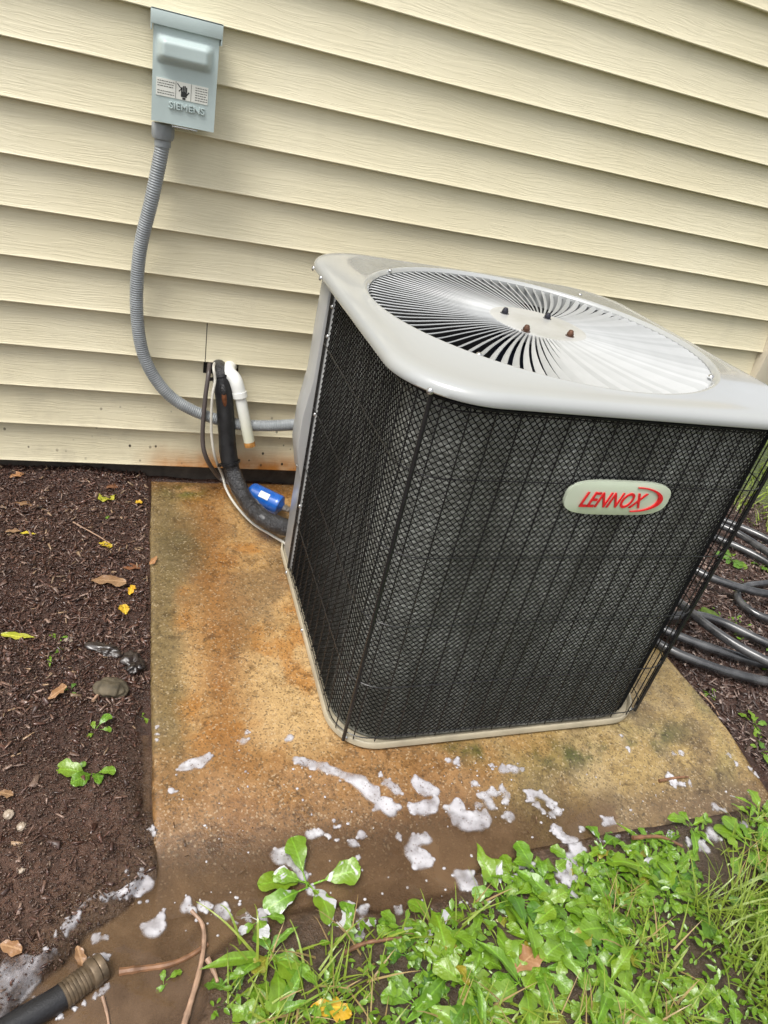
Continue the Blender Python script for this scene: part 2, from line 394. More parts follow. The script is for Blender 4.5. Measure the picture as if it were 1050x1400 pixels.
M['leafsoaplite'] = leaf_mat('lightly_soapy_leaf', (.10, .235, .015), (.17, .34, .03), foam=.12)
M['grass'] = leaf_mat('grass_blade', (.12, .24, .025), (.24, .36, .05), rough=.4)
M['drygrass'] = leaf_mat('dry_grass_blade', (.30, .22, .09), (.42, .33, .15), rough=.5)
M['yellowleaf'] = leaf_mat('yellow_leaf', (.52, .36, .02), (.62, .44, .04), rough=.35)
M['limeleaf'] = leaf_mat('lime_yellow_leaf', (.38, .42, .03), (.55, .52, .06), rough=.35)
M['tanleaf'] = leaf_mat('tan_leaf', (.24, .135, .07), (.38, .24, .13), rough=.4)
M['brownleaf'] = leaf_mat('brown_leaf', (.13, .06, .03), (.22, .11, .06), rough=.35)
M['twig'] = simple('pale_twig', (.33, .21, .14), .5, var=.4, scale=60, bump=.5, bscale=90)
M['twigbrown'] = simple('brown_twig', (.20, .10, .05), .45, var=.4, scale=60, bump=.5, bscale=90)
M['stone'] = simple('mossy_grey_stone', (.085, .068, .042), .75, var=.6, scale=40, bump=.8, bscale=60)
M['pebble'] = simple('pale_pebble', (.36, .29, .22), .4, var=.2, scale=50)
M['blackplastic'] = simple('wet_black_bark', (.028, .020, .017), .3, var=.5, scale=30, bump=.8, bscale=40, spec=.7)
M['moss'] = simple('green_moss', (.08, .13, .015), .8, var=.5, scale=60, bump=1.0, bscale=90)

# ------------------------------------------------------------------ ground levels
PX0, PX1, PY0, PY1 = 0.012, 1.228, -1.175, 0.02      # slab outline
WATER = -0.012
def pxpoly(pts, z=0.0): return [tuple(at_z(u, v, z)[:2]) for u, v in pts]
PUDDLE = pxpoly([(214, 1040), (209, 1130), (209, 1195), (165, 1225), (150, 1240), (110, 1262), (85, 1295), (55, 1335), (20, 1362), (-30, 1400), (-60, 1480), (240, 1480),
                 (275, 1400), (285, 1330), (325, 1290), (390, 1262), (470, 1245), (560, 1250), (620, 1225), (690, 1185), (745, 1160), (800, 1150), (800, 1040)], WATER)
VEG = pxpoly([(255, 1420), (285, 1345), (330, 1300), (400, 1275), (480, 1258), (600, 1246), (680, 1192), (760, 1168), (840, 1146), (980, 1117), (1070, 1094), (1180, 1062), (1700, 1010), (1700, 1600), (255, 1600)], 0.0)
def pad_h(x, y):
    z = -0.030 * sstep(-.94, -1.20, y) + .0012 * (vnoise(x, y, 9, 3, 5) - .5) * 2
    return z
def in_pad(x, y): return (x > PX0) & (x < PX1) & (y > PY0) & (y < PY1)
def ground_h(x, y):
    x = np.asarray(x, float); y = np.asarray(y, float)
    base = -.006 + .022 * (vnoise(x, y, 3.0, 3, 1) - .5) + .014 * (vnoise(x, y, 14, 3, 2) - .5)
    base = base + .010 * sstep(.0, -.25, x)
    base = base + .006 * sstep(-.3, .03, y) * (x < .2) + .014 * sstep(-.07, .02, y) * (x < 0) * (.4 + 1.2 * vnoise(x, y, 12, 2, 15))
    base = base - .012 * sstep(-1.15, -1.35, y) * sstep(.1, .35, x) * 0
    sd = poly_sd(x, y, PUDDLE) + .030 * (vnoise(x, y, 16, 3, 6) - .5)
    base = base + (.026 * (vnoise(x, y, 26, 4, 9) - .5) + .006) * sstep(-.6, -.9, y) * sstep(.05, -.05, x)
    w = sstep(.004, -.03, sd)
    base = base * (1 - w) + (-.032 + .008 * (vnoise(x, y, 12, 3, 4) - .5)) * w
    # a worn gutter along the slab's left edge
    gut = np.exp(-((x - .002) / .012) ** 2) * sstep(-.55, -.9, y)
    base = base - .012 * gut
    # keep below the slab where the slab lies
    dx = np.minimum(x - PX0, PX1 - x); dy = np.minimum(y - PY0, PY1 - y); ins = np.minimum(dx, dy)
    base = np.where(ins > .013, np.minimum(base, -.06), base)
    base = base - .012 * ((y > -1.12) & (x > 1.22)) * sstep(1.222, 1.24, x) * sstep(1.5, 1.25, x)
    far = sstep(2.5, 12, np.hypot(x, y + 1))
    return base * (1 - far) - .02 * far
def surf_h(x, y):
    z = np.where(in_pad(x, y), pad_h(x, y), ground_h(x, y))
    return z
def top_h(x, y): return np.maximum(surf_h(x, y), np.where(poly_sd(x, y, PUDDLE) < .06, WATER, -1))

def stretch(lo, a, b, hi, step, growth=1.25):
    c = list(np.arange(a, b + 1e-9, step)); s = step
    while c[-1] < hi: s *= growth; c.append(c[-1] + s)
    s = step; d = [c[0]]
    while d[-1] > lo: s *= growth; d.append(d[-1] - s)
    return np.array(d[:0:-1] + c)
gx = stretch(-80, -.62, 2.3, 80, .0095); gy = stretch(-80, -1.75, .10, 80, .0095)
GX, GY = np.meshgrid(gx, gy, indexing='ij')
GZ = ground_h(GX, GY)
V = np.stack([GX, GY, GZ], -1).reshape(-1, 3)
me = mesh_np('ground', V, grid_faces(len(gx), len(gy)), True)
mudw = sstep(.07, -.02, poly_sd(GX, GY, PUDDLE)); vegw = sstep(.03, -.03, poly_sd(GX, GY, VEG))
mul = np.array([.070, .034, .024]); mud = np.array([.135, .080, .045]); soilv = np.array([.085, .056, .034]); lawn = np.array([.13, .17, .04])
lowleft = sstep(-.75, -1.15, GY) * sstep(.05, -.05, GX)
C = mul[None, None] * (1 - lowleft[..., None]) + np.array([.125, .066, .043]) * lowleft[..., None]
C = C * (1 - vegw[..., None]) + soilv * vegw[..., None]
C = C * (1 - mudw[..., None]) + mud * mudw[..., None]
lw = np.maximum(sstep(2.0, 2.5, GX + .4 * GY), sstep(3, 5, np.hypot(GX, GY)))
C = C * (1 - lw[..., None]) + lawn * lw[..., None]
col_attr(me, 'tint', C.reshape(-1, 3))
tag(link('ground', me, M['soil']), 'dark wet soil around the concrete slab', None, None, 'structure')

# ------------------------------------------------------------------ concrete slab
def edge_lines(a, b, step):
    e = [0, .0015, .004, .008, .014]; return np.array([a + q for q in e] + list(np.arange(a + .02, b - .02, step)) + [b - q for q in e[::-1]])
sx = edge_lines(PX0, PX1, .0075); sy = edge_lines(PY0, PY1, .0075)
SX, SY = np.meshgrid(sx, sy, indexing='ij')
def rnd(d): d = np.clip(d / .010, 0, 1); return .010 * (1 - np.sqrt(np.clip(1 - (1 - d) ** 2, 0, 1)))
dl = np.minimum(SX - PX0, PX1 - SX); dw = np.minimum(SY - PY0, PY1 - SY)
SZ = pad_h(SX, SY) - np.maximum(rnd(dl), rnd(dw))
wob = .003 * (vnoise(SY, SX * 0, 18, 3, 8) - .5) * np.exp(-np.minimum(dl, dw) / .02)
V = np.stack([SX + wob, SY, SZ], -1).reshape(-1, 3)
F = [list(f) for f in grid_faces(len(sx), len(sy))]
n0 = len(V); nx, ny = len(sx), len(sy)
loop = [i * ny for i in range(nx)] + [(nx - 1) * ny + j for j in range(1, ny)] + [i * ny + ny - 1 for i in range(nx - 2, -1, -1)] + [j for j in range(ny - 2, 0, -1)]
low = V[loop].copy(); low[:, 2] = -.13
F += [[loop[k], n0 + k, n0 + (k + 1) % len(loop), loop[(k + 1) % len(loop)]] for k in range(len(loop))]
X, Y = SX, SY
def mixc(C, w, c): w = np.clip(w, 0, 1)[..., None]; return C * (1 - w) + np.array(c) * w
nA = vnoise(X, Y, 6, 5, 21); nB = vnoise(X, Y, 18, 4, 22); nC = vnoise(X * 1.0, Y * .6, 11, 4, 23)
C = np.zeros(X.shape + (3,)) + np.array([.45, .275, .11])
C = mixc(C, sstep(.48, .66, nA) * .8, (.57, .385, .18))
C = mixc(C, sstep(.5, .7, nB) * .75, (.42, .185, .04))
C = mixc(C, sstep(.52, .66, nC) * .65, (.20, .125, .06))
xe = X + .05 * (nA - .5) + .03 * (nB - .5)
C = mixc(C, np.exp(-((xe - .145) / .055) ** 2) * sstep(.05, -.15, Y) * .8, (.27, .115, .028))
C = mixc(C, sstep(.10, .05, xe) * .9, (.185, .135, .06))
C = mixc(C, np.exp(-((xe - .09) / .05) ** 2 - ((Y + .27) / .16) ** 2) * .75, (.085, .075, .035))
C = mixc(C, np.exp(-((xe - .10) / .05) ** 2 - ((Y + .03) / .05) ** 2) * 1.2 * sstep(.4, .6, nB + .1), (.10, .11, .02))
C = mixc(C, sstep(.10, -.02, Y + .06) * 0, (.3, .14, .04))
C = mixc(C, sstep(-.05, .02, Y + .03 * nB) * .6, (.20, .09, .03))
fr = sstep(-.84, -1.0, Y + .07 * (nA - .5)) * sstep(.95, .7, X)
C = mixc(C, fr * .8, (.27, .135, .048)); C = mixc(C, fr * sstep(.5, .7, nB) * .6, (.34, .20, .09))
C = mixc(C, sstep(-1.0, -1.13, Y + .04 * (nA - .5)) * sstep(.85, .7, X), (.135, .077, .04))
rt = sstep(.55, .85, X + .15 * (nA - .5)) * sstep(-.72, -.9, Y) + sstep(1.0, 1.06, X)
rt = np.clip(rt, 0, 1); C = mixc(C, rt * .85, (.36, .26, .10)); C = mixc(C, rt * sstep(.48, .62, nA) * .7, (.20, .175, .06)); C = mixc(C, rt * sstep(.52, .66, nC) * .7, (.43, .32, .16))
C = mixc(C, rt * sstep(.5, .64, nB) * .6, (.15, .105, .055))
moss = np.exp(-((Y + .985 + .02 * np.sin(X * 9)) / .028) ** 2) * sstep(.45, .6, X) * sstep(1.2, 1.0, X) * sstep(.38, .6, nB)
C = mixc(C, moss * .9, (.075, .085, .022))
C = mixc(C, sstep(-1.06, -1.13, Y + .05 * (nB - .5)) * sstep(.75, .95, X) * .8, (.16, .10, .055))
me = mesh_np('concrete_slab', np.vstack([V, low]), F, True)
col_attr(me, 'stain', np.vstack([C.reshape(-1, 3), np.full((len(low), 3), .12)]))
me.set_sharp_from_angle(angle=R(60))
tag(link('concrete_slab', me, M['concrete']), 'rust stained wet concrete slab under the air conditioner', 'slab')

# ------------------------------------------------------------------ muddy water
wx0, wx1, wy0, wy1 = -.6, 1.3, -1.75, -.85
wx = np.arange(wx0, wx1, .008); wy = np.arange(wy0, wy1, .008)
WX, WY = np.meshgrid(wx, wy, indexing='ij'); sdw = poly_sd(WX, WY, PUDDLE)
dep = WATER - surf_h(WX, WY)
Fw = grid_faces(len(wx), len(wy)); keep = ((sdw.ravel()[Fw] < .055) & (dep.ravel()[Fw] > -.001)).any(1)
Vw = np.stack([WX, WY, np.full(WX.shape, WATER)], -1).reshape(-1, 3); Fw = Fw[keep]
used = np.unique(Fw); remap = -np.ones(len(Vw), int); remap[used] = np.arange(len(used))
me = mesh_np('water', Vw[used], remap[Fw], True); val_attr(me, 'depth', dep.ravel()[used])
tag(link('water', me, M['water']), 'shallow muddy puddle at the front of the slab', None, None, 'structure')

# ------------------------------------------------------------------ house wall with siding courses
house = empty('house_wall', (0, 0, 0)); tag(house, 'cream vinyl clapboard house wall behind the air conditioner', 'wall')
COURSE = 0.1016; Z8 = 0.1605; WX0, WX1 = -3.2, 1.905
def board(zb, h, x0, x1, t0=0.0, t1=1.0, seed=0):
    tt = [q for q in (0, .04, .1, .2, .32, .45, .6, .75, .88, 1.0) if t0 < q < t1]; tt = [t0] + tt + [t1]
    prof = []
    if t0 == 0: prof += [(.0215, zb + .0035), (.0215, zb), (.0012, zb - .0006)]
    for q in tt:
        z = zb + q * (h + .004) + (.001 if q == 0 else 0); prof.append((.0005 + .0195 * q ** .75, z))
    prof = np.array(prof); xs = np.linspace(x0, x1, max(2, int((x1 - x0) / .05) + 1))
    wav = .0011 * (vnoise(xs, xs * 0 + zb * 31, 2.2, 2, seed) - .5) * 2; wz = .0014 * (vnoise(xs, xs * 0 + zb * 17, 1.3, 2, seed + 3) - .5) * 2
    V = np.stack([np.repeat(xs[:, None], len(prof), 1), prof[None, :, 0] + wav[:, None], prof[None, :, 1] + wz[:, None]], -1).reshape(-1, 3)
    return V, grid_faces(len(xs), len(prof))
def add_board(zb, h, x0, x1, t0=0.0, t1=1.0, name='siding_board'):
    V, F = board(zb, h, x0, x1, t0, t1)
    me = mesh_np(name, V, F, True); me.set_sharp_from_angle(angle=R(35)); return link(name, me, M['siding'], house)
add_board(Z8 - .1062, .1062, WX0, WX1)
for k in range(0, 26):
    zb = Z8 + k * COURSE
    if k == 1:
        add_board(zb, COURSE, WX0, .137); add_board(zb, COURSE, .137, .226, 0, .62); add_board(zb, COURSE, .226, WX1)
    elif k == 2:
        add_board(zb, COURSE, WX0, .1385); add_board(zb, COURSE, .1405, WX1)
    else: add_board(zb, COURSE, WX0, WX1)
b = MB(); b.box(((WX0 + WX1) / 2, .045, 1.45), (WX1 - WX0 + .0, .05, 2.74)); b.build('sheathing', M['sheathing'], house, smooth=False)
b = MB(); b.box(((WX0 + WX1) / 2, .14, -.12), (WX1 - WX0, .22, .40)); b.build('foundation', M['foundation'], house, smooth=False)
b = MB(); b.box((1.947, .012, 1.39), (.080, .060, 2.70)); b.box((1.9115, .012, 1.39), (.012, .05, 2.68)); b.build('corner_post', M['trim'], house, bevel=.004)
for k in range(-1, 26):        # the side wall that goes back from the corner
    zb = Z8 + k * COURSE
    V, F = board(zb, COURSE, .043, 4.0)
    V2 = np.stack([1.985 - V[:, 1], V[:, 0], V[:, 2]], 1)
    me = mesh_np('siding_board', V2, F[:, ::-1].copy(), True); me.set_sharp_from_angle(angle=R(35)); link('siding_board', me, M['siding'], house)
b = MB(); b.box((1.9, 2.13, -.12), (.12, 3.74, .40)); b.build('foundation', M['foundation'], house, smooth=False)

# ------------------------------------------------------------------ electrical disconnect box on the wall
ebx = empty('disconnect_box', (.0555, -.005, .9805)); tag(ebx, 'pale grey green electrical disconnect box on the siding above the conduit', 'electrical box')
BW, BH, BD = .125, .184, .078
b = MB(); b.box((0, -BD / 2 + .004, -.002), (BW - .008, BD - .008, BH - .008)); b.build('body', M['boxpaint'], ebx, bevel=.002)
nu, nv = 73, 101
U, Wv = np.meshgrid(np.linspace(-BW / 2 + .002, BW / 2 - .002, nu), np.linspace(-BH / 2 + .001, BH / 2 - .018, nv), indexing='ij')
def rbox(u, w, cu, cw, hu, hw, r):
    du = np.abs(u - cu) - hu + r; dw_ = np.abs(w - cw) - hw + r
    return np.hypot(np.maximum(du, 0), np.maximum(dw_, 0)) + np.minimum(np.maximum(du, dw_), 0) - r
dd = rbox(U, Wv, -.002, .033, .054, .0235, .020)
H = .020 * sstep(.0, .020, .055 - np.abs(U + .002)) * sstep(.0, .018, .0255 - np.abs(Wv - .033)); H = .020 * (1 - (1 - np.clip(H / .020, 0, 1)) ** 1.6)
V = np.stack([U, -BD - .003 - H, Wv], -1).reshape(-1, 3); F = [list(f) for f in grid_faces(nu, nv)]
V2 = V.copy(); V2[:, 1] = -BD + .001
rim = [i * nv for i in range(nu)] + [(nu - 1) * nv + j for j in range(1, nv)] + [i * nv + nv - 1 for i in range(nu - 2, -1, -1)] + [j for j in range(nv - 2, 0, -1)]
n0 = len(V); back = V2[rim]; F += [[rim[k], rim[(k + 1) % len(rim)], n0 + (k + 1) % len(rim), n0 + k] for k in range(len(rim))]
mb = MB(); mb.add(np.vstack([V, back]), F); mb.build('door', M['boxpaint'], ebx, angle=50)
b = MB(); b.box((0, -BD / 2 - .003, BH / 2 + .0005), (BW + .006, BD + .014, .003)); b.box((0, -BD - .0085, BH / 2 - .0105), (BW + .006, .003, .025))
b.box((-BW / 2 - .0015, -BD / 2 - .004, BH / 2 - .016), (.003, BD + .010, .034)); b.box((BW / 2 + .0015, -BD / 2 - .004, BH / 2 - .016), (.003, BD + .010, .034))
b.build('hood', M['boxpaint'], ebx, bevel=.0008)
lab = MB(); lab.box((-.004, -BD - .0036, -.030), (.098, .0012, .030)); lab = lab.build('warning_label', M['sticker'], ebx, smooth=False)
pr = MB()
for sx_, w_ in ((-.051, .032), (.020, .024)):
    for r_ in range(6):
        if r_ == 3 and sx_ < 0: continue
        x_ = sx_
        while x_ < sx_ + w_ - .002:
            L = random.uniform(.0022, .006); L = min(L, sx_ + w_ - x_); pr.box((x_ + L / 2, -BD - .0044, -.0195 - r_ * .0042), (L * .86, .0004, .0011)); x_ += L + .0006
pr.box((-.0165, -BD - .0044, -.030), (.0007, .0004, .029)); pr.box((.0125, -BD - .0044, -.030), (.0007, .0004, .029))
pr.build('small_print', M['ink'], lab, smooth=False)['kind'] = 'stuff'
hd = MB()
hd.box((-.001, -BD - .0044, -.0355), (.011, .0004, .009)); hd.box((-.0005, -BD - .0044, -.0425), (.006, .0004, .0035))
for i, (hx, hl) in enumerate(((-.0052, .008), (-.0022, .0105), (.0008, .011), (.0038, .009))): hd.box((hx, -BD - .0044, -.031 + hl / 2 - .0005), (.0024, .0004, hl))
c_, s_ = math.cos(R(40)), math.sin(R(40)); hd.box((.0062, -BD - .0044, -.0335), (.0022, .0004, .008), ((c_, 0, s_), (0, 1, 0), (-s_, 0, c_)))
c_, s_ = math.cos(R(-45)), math.sin(R(-45))
hd.box((-.0100, -BD - .0044, -.0225), (.0016, .0004, .011), ((c_, 0, s_), (0, 1, 0), (-s_, 0, c_))); hd.box((-.0082, -BD - .0044, -.029), (.0016, .0004, .007), ((c_, 0, -s_), (0, 1, 0), (s_, 0, c_)))
hd.build('hand_symbol', M['ink'], lab, smooth=False)
def text(name, body, loc, size, mat, parent, rx=90, ry=0, rz=0, extr=.0006, shear=0.0, offset=0.0, sx=1.0):
    cu = bpy.data.curves.new(name, 'FONT'); cu.body = body; cu.size = size; cu.extrude = extr; cu.align_x = 'CENTER'; cu.align_y = 'CENTER'
    cu.bevel_depth = .0006 if extr > .0011 else 0; cu.shear = shear; cu.offset = offset; cu.materials.append(mat)
    o = bpy.data.objects.new(name, cu); col.objects.link(o); o.location = loc; o.rotation_euler = (R(rx), R(ry), R(rz)); o.scale = (sx, 1, 1); o.parent = parent
    dg = bpy.context.evaluated_depsgraph_get(); me2 = bpy.data.meshes.new_from_object(o.evaluated_get(dg))
    o2 = bpy.data.objects.new(name, me2); col.objects.link(o2); o2.location = o.location; o2.rotation_euler = o.rotation_euler; o2.scale = o.scale; o2.parent = parent
    bpy.data.objects.remove(o); o2.name = name
    return o2
text('embossed_lettering', 'SIEMENS', (.006, -BD - .0046, -.0585), .0168, M['boxpaint'], ebx, extr=.0016, offset=-.0002, sx=1.1)
b = MB(); b.box((.004, -BD - .003, -BH / 2 - .002), (.040, .010, .0022)); b.box((.004, -BD + .004, -BH / 2 - .003), (.05, .004, .003)); b.build('hasp', M['zinc'], ebx, bevel=.0006)

# conduit -------------------------------------------------------------------
con = empty('conduit', (.02, -.04, .9)); tag(con, 'grey ribbed flexible conduit curving down the siding to the air conditioner', 'conduit')
def loc(o, P): return np.asarray(P) - np.array(o.location)
cy_ = -.045
pts = [at_y(224, 178, cy_), at_y(221, 205, cy_), at_y(208, 270, cy_), at_y(191, 345, -.036), at_y(187, 425, -.034), at_y(198, 490, -.034), at_y(228, 537, -.037), at_y(268, 563, -.042), at_y(320, 579, -.05), at_y(365, 582, -.07), at_y(412, 580, -.12), at_y(440, 579, -.2)]
P, s = resample(catmull(pts, 20), .00085)
rad = .0146 + .00075 * np.sin(s / .0052 * 2 * np.pi)
b = MB(); b.tube(loc(con, P), rad, 16); b.build('conduit_tube', M['conduit'], con, angle=70)
p0 = at_y(223, 178, cy_)
b = MB(); th = np.linspace(0, 2 * np.pi, 48, endpoint=False)
prof = [(.0, .012), (.0215, .012), (.0225, .010), (.0225, -.010), (.020, -.016), (.0165, -.018), (.0165, -.030), (.012, -.031)]
Vv = []
for r_, z_ in prof:
    rr = r_ * (1 - .05 * (np.cos(th * 8) < -.3) * (r_ > .02)); Vv.append(np.stack([rr * np.cos(th), rr * np.sin(th), np.full(48, z_)], 1))
b.add(np.vstack(Vv) + loc(con, p0), [list(f) for f in grid_faces(len(prof), 48, wrap_v=True)]); b.build('gland_nut', M['conduit'], con, angle=30)

# ------------------------------------------------------------------ refrigerant line set
ls = empty('refrigerant_line', (.2, -.05, 0)); tag(ls, 'black insulated refrigerant pipe running from the wall hole to the air conditioner', 'pipe')
zg = .062
pts = [(.172, .03, .352), tuple(at_y(302, 512, -.030)), tuple(at_y(307, 548, -.052)), tuple(at_y(310, 590, -.07)), tuple(at_y(313, 625, -.085)), tuple(at_z(322, 655, .085)), tuple(at_z(336, 683, zg)), tuple(at_z(356, 705, zg)), tuple(at_z(378, 717, zg)), tuple(at_z(405, 724, zg))]
CP = catmull(pts, 16); P, s = resample(CP, .005)
r1 = .0225 + .0035 * np.array([vnoise(q * 22, 0 * q, 1, 3, 4) - .5 for q in s])
cut = np.argmin(np.abs(P[:, 2] - .118)); cut2 = np.argmin(np.abs(P[:, 2] - .33)); cut3 = np.argmin(np.abs(P[:, 2] - .275))
b = MB(); b.tube(loc(ls, P[:cut2 + 3]), r1[:cut2 + 3] * .88, 18); b.build('insulation_sleeve', M['tape'], ls)
b = MB(); b.tube(loc(ls, P[cut2 - 1:cut + 2]), r1[cut2 - 1:cut + 2], 20); b.build('insulation_sleeve', M['foam_rubber'], ls)
b = MB(); b.tube(loc(ls, P[cut - 1:-8]), r1[cut - 1:-8] * .98 + .004 * (vnoise(s[cut - 1:-8], s[cut - 1:-8] * 0, 70, 3, 2) - .5), 20); b.build('tape_wrap', M['tape'], ls)
b = MB(); b.tube(loc(ls, P[-10:]), .0225, 18); b.build('insulation_sleeve', M['tape'], ls)
view = CAM - P; view /= np.linalg.norm(view, axis=1)[:, None]
def onface(i0, i1, off, r, mat, name):
    Q = P[i0:i1] + view[i0:i1] * off; w = np.sin(np.linspace(.15, math.pi - .15, len(Q))) ** .4
    b = MB(); b.tube(loc(ls, Q), r * w, 12); return b.build(name, mat, ls)
onface(cut2 + 1, cut3 + 3, .0165, .0085, M['copper'], 'exposed_copper'); onface(cut2 + 1, cut3 - 4, .0205, .0080, M['tape'], 'torn_edge')
iA = np.argmin(np.abs(P[:, 1] + .16)); onface(iA, len(P) - 12, .014, .0125, M['pipe'], 'smooth_sleeve')
for zi, rr in ((cut2 - 2, .0245), (cut - 1, .0275)):
    t_ = P[zi + 1] - P[zi - 1]; t_ /= np.linalg.norm(t_); b = MB(); b.lathe([(rr - .002, -.0025), (rr, -.0025), (rr, .0025), (rr - .002, .0025)], loc(ls, P[zi]), 24, t_)
    nn = np.cross(t_, view[zi]); nn /= np.linalg.norm(nn); c0 = P[zi] + nn * (rr + .002); b.box(loc(ls, c0), (.009, .007, .007)); b.build('cable_tie', M['blackwire'], ls)

cb = empty('control_cable', (.16, -.05, 0)); tag(cb, 'thin dark cable hanging beside the black insulated pipe', 'cable')
P = catmull([(.152, .02, .362), at_y(285, 512, -.03), at_y(280, 550, -.055), at_y(277, 600, -.075), at_y(283, 628, -.085), at_z(300, 653, .055), at_z(316, 662, .055)], 14)
b = MB(); b.tube(loc(cb, P), .0058, 10); b.build('cable_sheath', M['rubberpipe'], cb)
wc = empty('thin_cable', (.18, -.07, 0)); tag(wc, 'thin whitish cable along the black insulated pipe', 'cable')
P = catmull([(.166, .02, .36), at_y(292, 503, -.052), at_y(294, 520, -.066), at_y(290, 545, -.08), at_y(289, 590, -.09), at_y(294, 625, -.098), at_z(304, 650, .07), at_z(309, 668, .045), at_z(322, 690, .028), at_z(345, 715, .022), at_z(372, 732, .022), at_z(392, 745, .02), at_z(402, 760, .02)], 14)
b = MB(); b.tube(loc(wc, P), .0034, 8); b.build('cable_sheath', M['whitecable'], wc)

dp = empty('drain_pipe', (.22, -.05, 0)); tag(dp, 'white plastic drain elbow with rusty tip poking out of the wall', 'pipe')
P1, _ = resample(catmull([(.208, .03, .352), at_y(313, 508, -.028), at_y(322, 520, -.052), at_y(328, 540, -.062)], 12), .003)
b = MB(); b.tube(loc(dp, P1), .0172, 18); e1 = P1[-1]; b.build('elbow', M['pvc'], dp)
tip = at_y(342, 610, -.085); d_ = (tip - e1) / np.linalg.norm(tip - e1)
b = MB(); b.lathe([(.0, 0), (.0185, 0), (.0188, .014), (.0150, .016)], loc(dp, e1 - d_ * .008), 24, d_); b.build('elbow_collar', M['pvc'], dp)
ln = np.linalg.norm(tip - e1)
b = MB(); b.lathe([(.0145, 0), (.0145, ln - .012)], loc(dp, e1), 20, d_); b.build('pipe_length', M['pvc'], dp)
b = MB(); b.lathe([(.0146, ln - .013), (.0148, ln), (.0125, ln + .001), (.012, ln - .02)], loc(dp, e1), 20, d_); b.build('pipe_end', M['rusttip'], dp)

fd = empty('filter_drier', tuple(at_z(362, 682, .045))); tag(fd, 'blue filter drier lying behind the black insulated pipe', 'filter')
A_ = at_z(342, 672, .050); B_ = at_z(384, 692, .040); d_ = (B_ - A_) / np.linalg.norm(B_ - A_); L_ = np.linalg.norm(B_ - A_)
b = MB(); b.lathe([(0, -.004), (.018, -.003), (.026, .003), (.028, .010), (.028, L_ - .012), (.0285, L_ - .010), (.0265, L_ - .002), (.015, L_ + .003), (.006, L_ + .010), (0, L_ + .01)], loc(fd, A_), 32, d_); b.build('canister', M['bluepaint'], fd)
upv = CAM - A_; upv -= d_ * (upv @ d_); upv /= np.linalg.norm(upv); sd_ = np.cross(d_, upv)
ang_ = np.linspace(-.32, .32, 8); ys_ = np.array([L_ * .36, L_ * .66])
V = np.array([A_ + d_ * y_ + .0288 * (np.cos(a_ - .25) * upv + np.sin(a_ - .25) * sd_) for a_ in ang_ for y_ in ys_])
b = MB(); b.add(loc(fd, V), [list(f) for f in grid_faces(8, 2)]); b.build('label', M['sticker'], fd)
b = MB(); P = catmull([B_ + d_ * .004, B_ + d_ * .03 + np.array([0, 0, .003]), at_z(400, 706, .045), at_z(425, 716, .05)], 8); b.tube(loc(fd, P), .0055, 10); b.build('copper_stub', M['steel'], fd)
b = MB(); b.lathe([(.0055, .005), (.0095, .006), (.0095, .018), (.0075, .020), (.0075, .026), (.0055, .027)], loc(fd, B_), 6, d_); b.build('flare_nut', M['steel'], fd, smooth=False)
P = catmull([A_ - d_ * .0, A_ - d_ * .03 + np.array([0, .01, .01]), A_ - d_ * .05 + np.array([-.02, .03, .05]), (.19, -.02, .2)], 8); b = MB(); b.tube(loc(fd, P), .0055, 10); b.build('copper_stub', M['steel'], fd)

# ------------------------------------------------------------------ air conditioner
AC = empty('air_conditioner', (.6745, -.598, 0)); tag(AC, 'large square grey and black outdoor air conditioner unit with round fan grille on top', 'air conditioner')
def rsq(th, half, r):
    """radius of a rounded square at angle th"""
    a = np.abs(np.mod(th + np.pi / 4, np.pi / 2) - np.pi / 4); c = half - r
    rr = half / np.cos(a); x, y = np.cos(a), np.sin(a)
    dot = c * (x + y); disc = dot ** 2 - (2 * c * c - r * r)
    arc = dot + np.sqrt(np.maximum(disc, 0)); return np.where(half * np.tan(a) > c, arc, rr)
NTH = 320; TH = np.linspace(0, 2 * np.pi, NTH, endpoint=False)
def loft(prof, closed=False):
    """prof: list of (half, corner radius or None for a circle, z)"""
    V = []
    for h, r, z in prof:
        rr = np.full(NTH, h) if r is None else rsq(TH, h, r)
        V.append(np.stack([rr * np.cos(TH), rr * np.sin(TH), np.full(NTH, z)], 1))
    return np.vstack(V), [list(f) for f in grid_faces(len(prof), NTH, wrap_v=True)]
PH = .3502
b = MB(); b.add(*loft([(PH - .02, .08, -.001), (PH - .02, .08, .005), (PH - .003, .09, .0045), (PH, .092, .0065), (PH, .092, .0185), (PH - .0010, .092, .020), (PH - .0035, .09, .020), (PH - .0045, .09, .0185), (PH - .0065, .09, .010), (.02, .01, .010)]))
b.build('base_pan', M['panpaint'], AC, angle=50)
RIM = .3195; CH = .3735
b = MB(); b.add(*loft([(CH - .006, .128, .7090), (CH - .001, .130, .7085), (CH, .130, .7105), (CH - .0004, .130, .7165), (CH - .0015, .13, .7200), (CH - .0040, .129, .7238), (CH - .0080, .127, .7264), (CH - .013, .125, .7280), (CH - .022, .12, .7290),
                       (CH - .030, .125, .7294), (.3335, None, .7304), (.3310, None, .7322), (.3280, None, .7328), (.3250, None, .7320), (.3225, None, .7292), (RIM, None, .7262), (RIM - .001, None, .708), (RIM - .001, None, .690)]))
b.build('top_cover', M['enamel'], AC, angle=40)
b = MB(); b.add(*loft([(CH - .006, .128, .704), (CH - .03, .11, .7045), (CH - .032, .11, .690)])); b.build('cover_flange', M['cavity'], AC)
